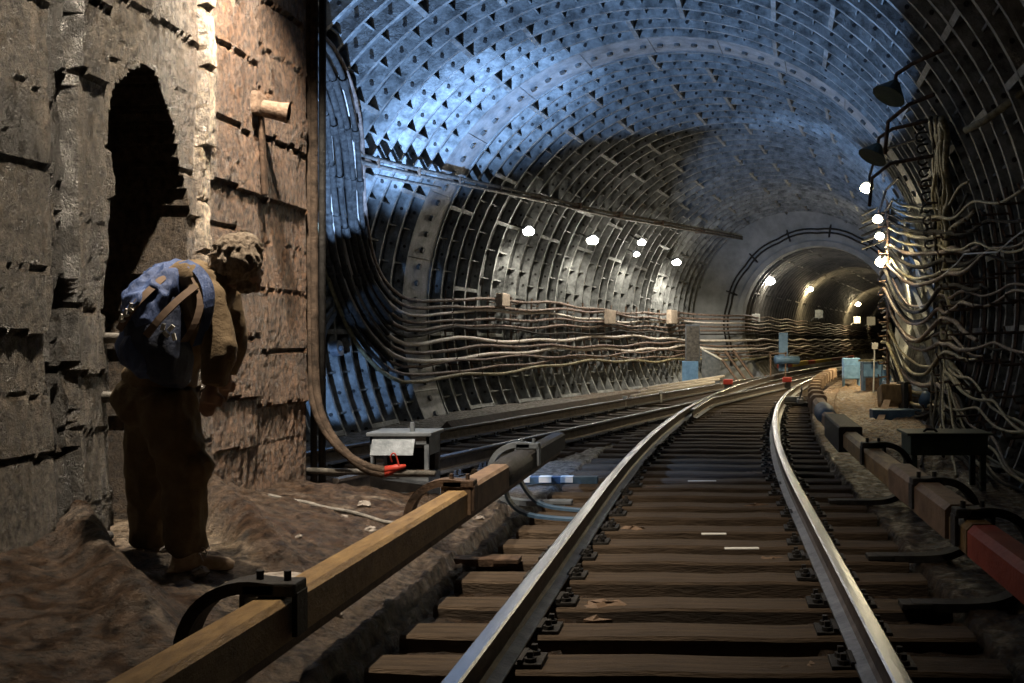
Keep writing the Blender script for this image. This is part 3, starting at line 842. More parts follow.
# loose cables drooping to the floor at the corner
for k in range(12):
    a = cast(938+rng.uniform(-5,8), 350+k*5, .2, 8); b = Vector((wall_pt(10.5+k*.2, .4, 1, .3+rng.uniform(0,.6)).x, 10.3+rng.uniform(-1.5,1.8), .06+rng.uniform(0,.05)))
    P = [a, a.lerp(b,.3)+Vector((-.05,0,-.1)), a.lerp(b,.65)+Vector((-.1+rng.uniform(-.2,.2),0,-.1)), b, b+Vector((rng.uniform(-.2,.2),-.8,0))]
    P = [Vector((p.x,p.y,max(p.z,.05))) for p in P]
    mb = MB(); mb.tube(chaikin(P,2), rng.choice([.014,.02,.026]), 6)
    tag(mb.build('cable', M['cabled' if k % 2 else 'cableo'], None, True), f'loose {"blackish" if k % 2 else "olive brown"} cable drooping to the floor from the wall corner, {ORD[k].replace("topmost","first")} downward', 'cable', 'loose cables at the foot of the corner')
P = [cast(942,276,.4,8), pix(958,262,11.8), pix(964,254,11.4), pix(998,252,10.3), pix(1012,239,9.9), pix(1030,226,9.6)]
mb = MB(); mb.tube(P, .009, 5); tag(mb.build('wire', M['white']), 'thin pale wire running off from the wall corner cables', 'wire')
mb = MB(); mb.tube([pix(966,130,10.8), pix(984,121,10.5), pix(1030,88,9.9)], .04, 8); tag(mb.build('pipe', M['cableo'], None, True), 'olive pipe end high on the dark side wall', 'pipe')

# ------------------------------------------------------------------ floor objects, left
# grey track-side cabinet
D = 8.0; fx0, fx1 = -2.64, -2.17; dep = .36
t = thing('track_cabinet', ((fx0+fx1)/2, D+dep/2, 0), 'grey metal trackside cabinet with open front and red cable ends beside the ochre contact rail', 'cabinet')
mb = MB(); cx = (fx0+fx1)/2; cy = D+dep/2; wx = fx1-fx0
mb.box((cx, cy, .645), (wx+.05, dep+.05, .03), bev=.006); mb.box((cx, cy+dep/2-.01, .56), (wx, .02, .17)); mb.box((fx1-.01, cy, .56), (.02, dep, .17)); mb.box((fx0+.01, cy, .56), (.02, dep, .17)); mb.box((cx, D+.01, .60), (wx,.02,.07))
mb.build('hood', M['greym'], t)
mb = MB(); mb.box((cx-.04, D-.045, .545), (.34, .012, .135), Matrix.Rotation(-.45,3,'X')); mb.build('hinged_flap', M['greym'], t)
mb = MB(); mb.box((cx, cy+dep/2-.01, .35), (wx, .02, .30)); 
mb.build('back_panel', M['black'], t)
for x_ in (fx0+.02, fx1-.02):
    for y_ in (D+.02, D+dep-.02):
        q = MB(); q.box((x_, y_, .30), (.035,.035,.62), bev=.004); q.build('leg', M['greym'], t)
mb = MB(); mb.box((cx, cy, .205), (wx, dep, .24), bev=.008); mb.build('lower_box', M['greym'], t)
mb = MB(); mb.box((cx, D+.0, .345), (wx+.02, .03, .03)); mb.build('front_bar', M['rust'], t)
mb = MB(); mb.cyl((fx1-.16, D+.1, .66), (fx1-.16, D+.1, .735), .02, 8); mb.build('stud', M['greym'], t)
mb = MB(); mb.tube([(-3.25,7.98,.36),(-2.1,7.93,.34)], .025, 8); tag(mb.build('conduit', M['pipe'], None, True), 'horizontal rusty pipe from the concrete wall end to the grey cabinet', 'pipe')
for k in range(2):
    P = [pix(309+k*5, -60, 8.0), pix(309+k*5, 150, 8.0), pix(309+k*5, 300, 8.0), pix(310+k*5, 370, 8.0), pix(312+k*5, 400, 7.95), pix(322+k*4, 428, 7.9), pix(342+k*2, 452, 7.85), pix(366, 467+k*4, 7.85), pix(384, 470+k*4, 7.9)]
    o = thing('fat_cable', P[-1], ('thick brown cable curving off the wall end to the grey cabinet, upper of two', 'thick brown cable curving off the wall end to the grey cabinet, lower of two')[k], 'cable')
    mb = MB(); mb.tube(chaikin(P,2), .032, 10); mb.build('sheath', M['cableb'], o, True)
    e = pix(384, 470+k*4, 7.9); f_ = pix(406-k*8, 466+k*2, 7.92)
    mb = MB(); mb.tube([e, e.lerp(f_,.6), f_], [.03,.028,.012], 9); mb.build('red_end', M['red'], o, True)
P = chaikin([pix(392,462,7.9), pix(390,456,7.88), pix(394,452,7.88), pix(397,458,7.9), pix(399,466,7.9)], 2)
mb = MB(); mb.tube(P, .007, 5); tag(mb.build('red_wire', M['red'], None, True), 'small loop of thin red wire in the grey cabinet mouth', 'wire')
for k, (x_, y_) in enumerate(((-3.085,8.0),(-3.045,8.06),(-3.13,8.1))):
    mb = MB(); mb.tube([(x_,y_,0),(x_,y_,3.0),(x_+.01,y_,5.6)], (.022,.030,.026)[k], 8)
    tag(mb.build('standpipe', M['black'], None, True), ('thin upright rusty pipe on the concrete wall end, nearest one', 'thick upright rusty pipe on the concrete wall end', 'upright rusty pipe on the concrete wall end, hindmost one')[k], 'pipe')
t = thing('drain_hose', (-2.8,7.5,.1), 'grey corrugated hose with rusty coupling beneath the grey cabinet', 'hose')
P = chaikin([(-3.05,7.75,.10),(-2.85,7.7,.12),(-2.66,7.62,.15),(-2.5,7.5,.12),(-2.42,7.3,.0)],3)
mb = MB(); mb.tube(P, [.068+.008*(i % 2) for i in range(len(P))], 12); mb.build('hose_body', M['hose'], t, True)
for x_ in (-2.93, -2.85):
    q = MB(); q.cyl((x_-.015,7.72,.115),(x_+.015,7.72,.115), .095, 14); q.build('coupling', M['rust'], t)
# chequered board
t = thing('chequered_board', (-1.6, 9.75, .0), 'low board painted with white blocks lying between the two tracks', 'board')
mb = MB(); mb.box((-1.55, 9.8, .03), (1.1,.10,.07), bev=.006); mb.build('board', M['blued'], t)
for k in range(4):
    q = MB(); q.box((-1.93+k*.21, 9.745, .036), (.12,.012,.05)); q.box((-1.93+k*.21, 9.79, .066), (.12,.09,.004)); q.build('white_block', M['white'], t)
# timber trough, pipes and posts by the left wall
def along2(off, y, z): return at(track2_x, off, y, z)
mb = MB(); mb.tube([along2(-1.35, 14.3, .10), along2(-1.38, 24.5, .12)], .11, 4); tag(mb.build('cable_trough', M['wood']), 'long brown timber trough at the foot of the left ribbed wall', 'trough')
for k in range(3):
    mb = MB(); mb.tube([along2(-1.15-.10*k, 21.5+k*.8, .17+.05*k), along2(-1.1-.12*k, 28+k, .2+.05*k)], .04, 8); tag(mb.build('loose_pipe', M['cablew'], None, True), f'pale pipe lying along the left wall foot, {("innermost","middle","outermost")[k]} of three', 'pipe')
for k, (x_, y_, D_) in enumerate(((625,405,20.4),(661,399,22.5))):
    p = pix(x_, y_, D_); mb = MB(); mb.box((p.x, p.y, .12), (.05,.04,.26), bev=.01); mb.box((p.x,p.y,.235),(.10,.05,.05), bev=.01)
    tag(mb.build('marker_post', M['white']), ('short white marker post beside the left track, nearer one', 'short white marker post beside the left track, farther one')[k], 'post')
for k, (x_, y_, D_) in enumerate(((728,385,27),(787,386,28.5))):
    p = pix(x_, y_, D_); t = thing('red_marker', (p.x, p.y, .2), ('red box on the farther left rail past the crossing', 'red box between the rails near the switch')[k], 'box')
    mb = MB(); mb.box((p.x, p.y, .14), (.20,.16,.2)); mb.build('stand', M['black'], t); mb = MB(); mb.box((p.x, p.y, .27), (.26,.2,.14), bev=.03); mb.build('red_cap', M['red'], t)
# switch lock near the right rail
t = thing('switch_lock', (2.05, 21.5, .0), 'black and steel switch lock plate against the curving rail', 'switch lock')
mb = MB(); mb.box((1.95,21.4,.04), (.7,.55,.06), bev=.01); mb.build('base_plate', M['black'], t)
mb = MB(); mb.box((2.0,21.5,.13), (.45,.12,.12), bev=.02); mb.box((2.12,21.3,.10),(.12,.4,.10), bev=.02); mb.build('slide_block', M['foot'], t)
mb = MB(); mb.tube([(2.1,21.2,.1),(2.15,21.1,.34),(2.12,20.9,.42)], .02, 6); mb.build('lever', M['foot'], t)
# tall cabinet and slanted box
p = pix(692, 388, 28.8)
t = thing('signal_cabinet', (p.x, p.y, 0), 'tall dark cabinet on a pale blue box left of the tracks before the end wall', 'cabinet')
mb = MB(); mb.box((p.x+.02, p.y, 1.30), (.42,.30,1.08), bev=.01); mb.build('upper_case', M['greym'], t)
mb = MB(); mb.box((p.x+.02, p.y-.16, 1.30), (.36,.02,1.0), bev=.004); mb.build('door', M['pipe'], t)
mb = MB(); mb.box((p.x-.05, p.y-.05, .50), (.46,.34,.58), bev=.01); mb.build('lower_box', M['bluem'], t)
for dx in (-.22,.18):
    for dy in (-.15,.12):
        q = MB(); q.box((p.x+dx, p.y+dy, .12), (.04,.04,.26)); q.build('leg', M['black'], t)
p = pix(711, 378, 31)
t = thing('slant_top_box', (p.x, p.y, 0), 'dark box with a pale slanted lid behind the tall cabinet', 'box')
mb = MB(); x0, x1 = p.x-.28, p.x+.28
mb.add([(x0,p.y-.25,0),(x1,p.y-.25,0),(x1,p.y+.25,0),(x0,p.y+.25,0),(x0,p.y-.25,1.08),(x1,p.y-.25,.78),(x1,p.y+.25,.78),(x0,p.y+.25,1.08)], [(0,3,2,1),(4,5,6,7),(0,1,5,4),(1,2,6,5),(2,3,7,6),(3,0,4,7)]); mb.build('case', M['greym'], t)
mb = MB(); mb.box(((x0+x1)/2+.02, p.y, .96), (.70,.56,.04), Matrix.Rotation(math.atan(.3/.56),3,'Y'), bev=.005); mb.build('lid', M['white'], t)
# frames and pipe beside the far tunnel mouth
p = pix(775, 366, 33.5)
t = thing('pipe_stand', (p.x, p.y, 0), 'rusty pipe frame with blue pipe standing left of the far tunnel mouth', 'stand')
for dx in (-.15,.35):
    q = MB(); q.box((p.x+dx, p.y, .5), (.05,.05,1.0)); q.build('post', M['rust'], t)
q = MB(); q.box((p.x+.1,p.y,.95), (.6,.05,.05)); q.build('crossbar', M['rust'], t)
q = MB(); q.tube([(p.x+.0,p.y-.1,.75),(p.x+.8,p.y+.2,.72)], .14, 10); q.build('blue_pipe', M['blued'], t, True)
q = MB(); q.box((p.x+.3,p.y+.3,1.0), (.30,.15,1.3)); tag(q.build('equipment_board', M['blued']), 'narrow dark blue panel standing by the far tunnel mouth', 'panel')
# slanted slabs on the bank by the end wall
for k in range(3):
    a = pix(738+k*9, 385, 33.6); q = MB(); q.tube([Vector((a.x,a.y,.0)), Vector((a.x-.75,a.y+.6,1.05))], .05, 4); tag(q.build('leaning_bar', M['rust']), f'rusty bar leaning on the bank by the end wall, {("first","second","third")[k]} from the cabinet', 'bar')
# wall boxes and signs
for x_, y_, w_, h_, off, mt, lb_ in ((503,300,9,13,.28,'beige','small beige junction box above the left cables, by itself'), (610,317,10,14,.28,'beige','beige junction box on the left wall, between second and third lamp'), (672,317,12,14,.28,'beige','beige junction box on the left wall under the last lamp')):
    p = cast(x_, y_, off); d = inward(p); D_ = p.y; ang = math.atan2(-slope(axis_x, D_), 1)
    q = MB(); q.box(p, (.16, w_*D_/1000*2.0, h_*D_/1000), Matrix.Rotation(ang,3,'Z'), bev=.02); tag(q.build('junction_box', M[mt]), lb_, 'junction box')
for x_, y_, D_, s_, mt, lb_ in ((756,318,37.5,.30,'white','white square sign on cables inside the far tunnel mouth'), (737,297,34.4,.26,'white','small white sign on the end wall beside the tunnel mouth') if False else (819,314,47,.38,'greym','grey square sign in the far tunnel, by itself'), (857,320,62,.42,'white','pale square sign below the distant lamp, left one'), (871,321,66,.55,'white','pale square sign below the distant lamp, right one'), (875,346,25.5,.16,'white','tiny white sign on a post behind the blue cabinets')):
    p = pix(x_, y_, D_); q = MB(); q.box(p, (s_,.03,s_), bev=.004); q.box(p+Vector((0,.03,.0)), (.04,.03,s_*1.2)); q.tube([p+Vector((0,.05,0)), p+Vector((-.35 if x_ < 874 else 0,.25,-.3 if x_ < 874 else -1.2))], .02, 5)
    tag(q.build('sign', M[mt]), lb_, 'sign')

# ------------------------------------------------------------------ floor objects, right
p = pix(851, 387, 29.5)
t = thing('blue_cabinet', (p.x, p.y, 0), 'bright light blue cabinet on two legs beside the curving contact rail', 'cabinet')
mb = MB(); mb.box((p.x, p.y, .56), (.50,.30,.62), bev=.02); mb.build('case', M['bluem'], t)
mb = MB(); mb.box((p.x, p.y-.16, .48), (.46,.02,.42), bev=.004); mb.build('door', M['bluem'], t)
for dx in (-.22,.22):
    q = MB(); q.box((p.x+dx, p.y, .13), (.05,.26,.28)); q.build('leg', M['bluem'], t)
p = pix(872, 392, 26.5)
t = thing('blue_cabinet', (p.x, p.y, 0), 'darker blue cabinet with rusty lower door in front of the cable rack', 'cabinet')
mb = MB(); mb.box((p.x, p.y, .42), (.54,.34,.80), bev=.012); mb.build('case', M['blued'], t)
mb = MB(); mb.box((p.x-.02, p.y-.18, .60), (.46,.02,.32), bev=.004); mb.build('upper_door', M['bluem'], t)
mb = MB(); mb.box((p.x-.02, p.y-.18, .24), (.36,.02,.34), bev=.004); mb.build('lower_door', M['rust'], t)
mb = MB(); mb.box((p.x+.36, p.y-.05, .36), (.24,.30,.50), bev=.01); mb.build('side_box', M['bluem'], t)
mb = MB(); mb.box((p.x+.0, p.y-.1, .86), (.75,.10,.05)); mb.build('top_bar', M['cableo'], t)
t = thing('blue_pipe', (4.0, 20, .5), 'thick blue-grey pipe with rope binding leading from the blue cabinets to the corner', 'pipe')
P = [pix(886,384,24), pix(905,388,20), pix(928,394,17.5), pix(926,401,15.3)]
mb = MB(); mb.tube(P, .11, 14); mb.build('barrel', M['blued'], t, True)
for k in range(3):
    c = P[1].lerp(P[2], .1+.08*k); d = (P[2]-P[1]).normalized(); q = MB(); q.cyl(c-d*.02, c+d*.02, .135, 12); q.build('binding', M['cabled'], t)
# wedge-shaped trough
t = thing('wedge_trough', (3.5, 17.5, 0), 'slanted rusty trough on blue base beneath the blue-grey pipe', 'trough')
a = [pix(878,420,17.4), pix(893,393,18.2)]
mb = MB(); mb.add([(3.0,17.0,.02),(3.12,17.0,.02),(3.62,18.4,.62),(3.50,18.4,.62),(3.0,17.1,.0),(3.12,17.1,.0),(3.62,18.5,.56),(3.50,18.5,.56)], [(0,1,2,3),(4,7,6,5),(0,4,5,1),(1,5,6,2),(2,6,7,3),(3,7,4,0)]); mb.build('slanted_side', M['tan'], t)
mb = MB(); mb.box((3.5,18.0,.40), (.55,.45,.34), Matrix.Rotation(-.25,3,'X'), bev=.03); mb.build('rusty_body', M['ochre'], t)
mb = MB(); mb.box((3.4,17.4,.10), (.85,.35,.2), bev=.02); mb.build('blue_base', M['blued'], t)
mb = MB(); mb.box((3.62,17.8,.36), (.08,.5,.6), bev=.01); mb.build('end_plate', M['black'], t)
# dark green cabinet on legs
D = 9.3
t = thing('green_cabinet', (2.3, D+.2, 0), 'dark green metal box on legs beside the ochre part of the contact rail', 'cabinet')
mb = MB(); mb.box((2.32, D+.22, .42), (.72,.44,.19), bev=.01); mb.build('case', M['greenm'], t)
mb = MB(); mb.box((2.32, D+.21, .525), (.80,.50,.022), bev=.004); mb.build('lid', M['greenm'], t)
for dx in (-.32,.32):
    for dy in (.04,.40):
        q = MB(); q.box((2.32+dx, D+dy, .165), (.05,.05,.34)); q.build('leg', M['greenm'], t)
mb = MB(); mb.tube([(2.1,D+.1,.535),(2.13,D+.1,.56),(2.2,D+.1,.56),(2.23,D+.1,.535)], .012, 6); mb.build('handle', M['black'], t)

# ------------------------------------------------------------------ fittings on the concrete wall
t = thing('pipe_stub', (-2.98, 7.0, 3.15), 'short round concrete pipe stub sticking out high on the concrete wall', 'pipe stub')
c = Vector((WX(7.0)+.02, 6.98, 1.4+.232*7.0)); e = c+Vector((.20,.05,-.03))
mb = MB(); mb.tube([c, c.lerp(e,.7), e], [.06,.065,.075], 14, 0, False); mb.tube([e, c.lerp(e,.2)], [.055,.05], 14, 0, False); mb.loft([[e+Vector((0,math.cos(2*PI*j/14)*r_,math.sin(2*PI*j/14)*r_)) for j in range(14)] for r_ in (.075,.055)], True, False); mb.build('pipe_mouth', M['stub'], t, True)
mb = MB(); mb.box(c+Vector((-.0,-.02,.02)), (.10,.16,.16), bev=.03); mb.build('collar', M['stub'], t)
mb = MB(); mb.box((WX(7.05)+.04, 7.02, 1.4+.19*7.0), (.03,.05,.62), Matrix.Rotation(.12,3,'X'), bev=.008); tag(mb.build('iron_strap', M['rust']), 'flat rusty strap hanging on the wall below the pipe stub', 'strap')
for k, (x_, y_, D_) in enumerate(((100,338,5.28),(97,397,5.26))):
    p = pix(x_, y_, D_); mb = MB(); mb.tube([Vector((-3.2,p.y,p.z)), Vector((-3.02,p.y,p.z)), Vector((-2.95,p.y-.02,p.z+.005))], [.03,.026,.03], 8)
    tag(mb.build('step_peg', M['hose'], None, True), ('iron peg in the wall beside the niche, upper of two', 'iron peg in the wall beside the niche, lower of two')[k], 'peg')
p = pix(106, 536, 5.2); mb = MB(); mb.ball(p, .035, 8, 0, (1.1,.9,.8)); tag(mb.build('stone', M['black'], None, True), 'small dark round stone on top of the mud bank at the niche', 'stone')
for k, (a_1, b_1) in enumerate((((903,232),(936,300)),((903,262),(938,345)),((905,300),(938,385)))):
    q = MB(); q.tube([pix(*a_1, 20.5), pix(*b_1, 15.9)], .055, 4)
    tag(q.build('diagonal_brace', M['iron']), ('slanting iron brace behind the sagging cables, upper of three', 'slanting iron brace behind the sagging cables, middle of three', 'slanting iron brace behind the sagging cables, lower of three')[k], 'brace')
# thin pale cable running down the right bank
P = []
for k in range(9):
    f = k/8; x_ = -2.98+1.15*f; y_ = 6.9-.15*f+.05*math.sin(k*1.7); P.append(Vector((x_, y_, floor_z(x_, y_)+.012)))
mb = MB(); mb.tube(chaikin(P,2), .014, 7); tag(mb.build('cable', M['hose'], None, True), 'thin grey cable lying down the mud bank between wall and contact rail', 'cable')
# slab the person stands on
mb = MB(); n = 14
rim = [Vector((-2.42+.46*math.cos(2*PI*j/n)*(1+.12*math.sin(j*2.1)), 4.86+.38*math.sin(2*PI*j/n)*(1+.15*math.cos(j*1.7)), 0)) for j in range(n)]
mb.loft([[p+Vector((0,0,.12)) for p in rim], [p+Vector((0,0,.215)) for p in rim], [p*.94+Vector((-2.42,4.86,0))*.06+Vector((0,0,.232)) for p in rim]])
tag(mb.build('standing_slab', M['rubble']), 'pale worn slab under the boots in front of the niche', 'slab')
# debris
for k in range(16):
    x_ = rng.uniform(-1.95,-1.6) if k % 2 else rng.uniform(-2.9,-1.7); y_ = rng.uniform(3.6, 7.6)
    mb = MB(); s_ = rng.uniform(.015,.04); mb.ball((x_, y_, floor_z(x_, y_)+s_*.4), s_, 4, 0, (1.3,1,.7)); mb.v = [v+Vector((rng.uniform(-.3,.3),rng.uniform(-.3,.3),rng.uniform(-.2,.2)))*s_ for v in mb.v]; tag(mb.build('stone', M['rubble']), 'small pale stone on the muddy ground beside the ochre contact rail', 'stone', 'stones by the contact rail')
mb = MB()
for k in range(520):
    y_ = rng.uniform(11.5, 30); x_ = track2_x(y_)-rng.uniform(1.0, 1.85)
    if x_ < axis_x(y_)-rad(y_)*.9: continue
    s_ = rng.uniform(.02,.07); z_ = 0; v = [Vector((rng.uniform(-1,1),rng.uniform(-1,1),rng.uniform(-.6,.8)))*s_ for _ in range(6)]
    mb.add([Vector((x_,y_,z_+s_*.4))+q for q in ((s_,0,0),(-s_,0,0),(0,s_,0),(0,-s_*.8,0),(0,0,s_*.8),(0,0,-s_)) for q in [Vector(q)*rng.uniform(.7,1.2)]], [(0,2,4),(2,1,4),(1,3,4),(3,0,4),(2,0,5),(1,2,5),(3,1,5),(0,3,5)])
tag(mb.build('rubble', M['rubble'], None, False), 'pale broken stones scattered along the foot of the left wall', 'rubble', kind='stuff')
# light patches of old paint on sleepers: splinters
for k, (x_, y_) in enumerate(((.02,9.9),(.28,6.7),(.1,7.2))):
    mb = MB(); mb.box((x_, y_, .004), (.28-.05*k,.05,.008), Matrix.Rotation(.03,3,'Z'), bev=.002)
    tag(mb.build('pale_splinter', M['white']), ('pale splinter on a sleeper, farthest of three', 'pale splinter on a sleeper, nearest of three', 'pale splinter on a sleeper, middle of three')[k], 'splinter')
# packing timbers between sleepers, right of the near rail
for k in range(9):
    y_ = 3.27+k*1.05; x_ = track_x(y_)+G*.62*(1 if k % 2 else -1)+rng.uniform(-.05,.05)
    mb = MB(); mb.ball((x_, y_+rng.uniform(-.03,.03), -.075), .2, 7, 0, (1.1,.5,.36)); mb.v = [v+Vector((rng.uniform(-.02,.02),rng.uniform(-.02,.02),rng.uniform(-.015,.015))) for v in mb.v]
    tag(mb.build('packing_lump', M['brownc']), 'crumbled clod packed between two sleepers of the near track', 'clod', 'clods between the sleepers')

# ------------------------------------------------------------------ person
FW = Vector((.80,.60,0)); RT = Vector((.60,-.80,0)); UP = Vector((0,0,1))
person = thing('person', (-2.62, 4.98, .235), 'person in olive jacket and trousers leaning out of the niche, blue backpack on the back', 'person')
PE = pix(160, 392, 5.04)
hipR = PE+RT*.10; hipL = PE-RT*.10
kneeR = pix(184, 470, 4.93); ankR = pix(186, 562, 4.93); 
kneeL = pix(146, 474, 5.22); ankL = pix(150, 552, 5.28)
chest = pix(190, 318, 5.0); neckb = pix(214, 284, 4.98); head = pix(240, 263, 4.97)
shR = pix(206, 299, 4.80); elR = pix(221, 347, 4.75); wrR = pix(212, 386, 4.72)
shL = pix(222, 294, 5.14); elL = pix(233, 336, 5.20); wrL = pix(226, 374, 5.20)
def limb(mb, pts, rs, n=16): mb.tube(chaikin(pts, 1), None or [rs[min(len(rs)-1, int(round(i*(len(rs)-1)/(len(chaikin(pts,1))-1))))] for i in range(len(chaikin(pts,1)))], n)
body = MB()
body.ell_loft([(PE-UP*.10, RT, FW, .10, .08), (PE, RT, FW, .16, .11), (PE.lerp(chest,.4), RT, FW, .14, .10), (chest, RT, FW, .17, .11), (neckb-UP*.03, RT, FW, .13, .08), (neckb, RT, FW, .07, .06)])
for hp, kn, an in ((hipR, kneeR, ankR), (hipL, kneeL, ankL)):
    limb(body, [hp, kn, an], [.09,.08,.06,.055,.042]); body.ball(kn, .062, 8)
    limb(body, [an, an+FW*.08-UP*.045, an+FW*.17-UP*.06], [.04,.04,.03])
for sh, el, wr in ((shR, elR, wrR), (shL, elL, wrL)):
    limb(body, [sh, el, wr], [.055,.05,.043,.038,.028]); body.ball(sh, .06, 8)
limb(body, [neckb-UP*.02, head-UP*.07-FW*.02], [.06,.055])
hd = (FW*.75+UP*-.25).normalized()
body.ball(head, .09, 12, 0, (.95,.95,1.2)); body.ball(head+hd*.035-UP*.045, .065, 10, 0, (1,1,1.1))
body.tube([head+hd*.085+UP*.02, head+hd*.108-UP*.018, head+hd*.09-UP*.03], [.010,.015,.011], 8)   # nose
body.ball(head+hd*.085-UP*.055, .022, 6, 0, (1.2,1.2,.6)); body.ball(head+hd*.075-UP*.095, .03, 6)
for s in (-1,1): body.ball(head+RT*.088*s-UP*.01-FW*.01, .026, 6, 0, (.6,.6,1.2)); body.ball(head+RT*.032*s+hd*.082+UP*.012, .014, 6)
for wr, side in ((wrR,1),(wrL,-1)):
    dn = (Vector((-.25,.05,-1))).normalized(); ac = FW*.9+RT*.2*side; ac = (ac-dn*ac.dot(dn)).normalized()
    pc = wr+dn*.05
    body.tube([wr, wr+dn*.035, wr+dn*.08], [.028,.038,.036], 10, 0, True, 1.0)
    for q, (o_, L_) in enumerate(((.030,.070),(.010,.080),(-.010,.075),(-.029,.058))):
        b_ = wr+dn*.08+ac*o_; c1 = b_+dn*L_*.5; c2 = c1+(dn-RT*.55*side).normalized()*L_*.5
        body.tube([b_-dn*.02, b_, c1, c2], [.0105,.010,.009,.0075], 8)
    tb = wr+dn*.03+ac*.032; body.tube([tb-ac*.012, tb+(ac+dn*.8).normalized()*.035, tb+(ac*.35+dn).normalized()*.068], [.0125,.011,.0085], 8)
remeshed(body, 'body', M['skin'], person, .0075, 4)
tr = MB()
tr.ell_loft([(PE+UP*.10, RT, FW, .17, .13), (PE+UP*.02-FW*.01, RT, FW, .20, .165), (PE-UP*.08, RT, FW, .205, .165), (PE-UP*.16, RT, FW, .19, .13)])
limb(tr, [hipR-UP*.02, kneeR, kneeR.lerp(ankR,.6), ankR+UP*.035], [.145,.135,.115,.10,.098,.092,.082])
limb(tr, [hipL-UP*.02, kneeL, kneeL.lerp(ankL,.6), ankL+UP*.035], [.145,.13,.11,.098,.095,.09,.082])
tr.ball(kneeR+FW*.02, .115, 10); tr.ball(PE-FW*.08-UP*.04, .13, 10, 0, (1,1.2,1)); tr.ball(ankR+UP*.08, .098, 10, 0, (1,1,.6))
remeshed(tr, 'trousers', M['trous'], person, .012, 8, .016, .10)
jk = MB()
ln = (neckb-PE).normalized()
jk.ell_loft([(PE+UP*.02, RT, FW, .20, .165), (PE+UP*.10, RT, FW, .215, .17), (PE.lerp(chest,.55), RT, FW, .205, .165), (chest, RT, FW, .225, .165), (chest.lerp(neckb,.55), RT, FW, .215, .14), (neckb-UP*.01, RT, FW, .12, .11), (neckb+UP*.035+FW*.02, RT, FW, .085, .085)])
for sh, el, wr in ((shR, elR, wrR), (shL, elL, wrL)):
    limb(jk, [sh, el, wr], [.088,.082,.078,.066,.056]); jk.ball(sh, .092, 10); jk.ball(el, .074, 8)
jk.tube([neckb-FW*.12+UP*.015-RT*.10, neckb-FW*.13+UP*.035, neckb-FW*.10+UP*.02+RT*.11, neckb+RT*.12+FW*.03-UP*.005], [.06,.078,.07,.05], 12); jk.tube([neckb-FW*.09+UP*.05-RT*.06, neckb-FW*.10+UP*.07, neckb-FW*.05+UP*.06+RT*.08], [.04,.055,.045], 12)     # folded hood
remeshed(jk, 'jacket', M['jacket'], person, .011, 7, .008, .10)
hr = MB(); hr.ball(head+UP*.028-FW*.018, .112, 14, 0, (1,1,1.05)); hr.ball(head-FW*.06-UP*.03, .085, 10); hr.ball(head+UP*.07+FW*.02, .085, 10); hr.ball(head+hd*.06+UP*.05, .05, 8); hr.ball(head+hd*.028-UP*.088, .055, 8); hr.ball(head+RT*.05+UP*.0, .09, 8)
for k in range(46):
    a = rng.uniform(0, 2*PI); e = rng.uniform(-.2, 1.3); dv = Vector((math.cos(a)*math.cos(e), math.sin(a)*math.cos(e), math.sin(e)))
    if dv.dot(FW) > .55 and e < .6: continue
    c = head+UP*.02-FW*.015+dv*.105; hr.tube([c-dv*.03, c+dv*.012, c+dv*.02+Vector((rng.uniform(-.03,.03),rng.uniform(-.03,.03),-.025))], [.022,.015,.006], 6)
remeshed(hr, 'hair', M['hair'], person, .007, 1, .010, .03)
for an, kn, nm in ((ankR, kneeR, 'near'), (ankL, kneeL, 'far')):
    base = Vector((an.x, an.y, .237)); bt = MB(); fd = (Vector((.93,.36,0)) if nm == 'near' else Vector((.80,.6,0))).normalized(); sd = Vector((fd.y,-fd.x,0))
    bt.ell_loft([(base+UP*.02-fd*.01, sd, fd, .050, .085), (base+UP*.06, sd, fd, .048, .07), (base+UP*.13, sd, fd, .050, .058), (base+UP*.20, sd, fd, .056, .062)], 16)
    bt.tube([base-fd*.05+UP*.045, base+fd*.03+UP*.06, base+fd*.11+UP*.045, base+fd*.18+UP*.038, base+fd*.215+UP*.03], [.045,.056,.046,.042,.026], 14)
    b_ = remeshed(bt, 'boot', M['boot'], person, .009, 3)
    so = MB(); so.loft([[base+fd*(.075+.15*math.cos(2*PI*j/20))+sd*(.052*math.sin(2*PI*j/20)*(1+.15*math.cos(2*PI*j/20)))+UP*h for j in range(20)] for h in (-.003,.018,.022)]); so.build('sole', M['sole'], b_, True)
    q = MB(); 
    for s in (-1,1):
        l0 = base+fd*.055+UP*.125+sd*.012*s; q.tube(chaikin([l0, l0+sd*.05*s+UP*.025+fd*.03, l0+sd*.06*s-UP*.015+fd*.05, l0+sd*.015*s-UP*.005+fd*.01],2), .0035, 5); q.tube(chaikin([l0, l0+sd*.03*s-UP*.05+fd*.025],1), .003, 5)
    for k in range(3): c = base+fd*(.06+.03*k)+UP*(.108-.016*k); q.tube([c-sd*.03, c+UP*.006, c+sd*.03], .003, 5)
    q.build('bootlace', M['lace'], b_, True)

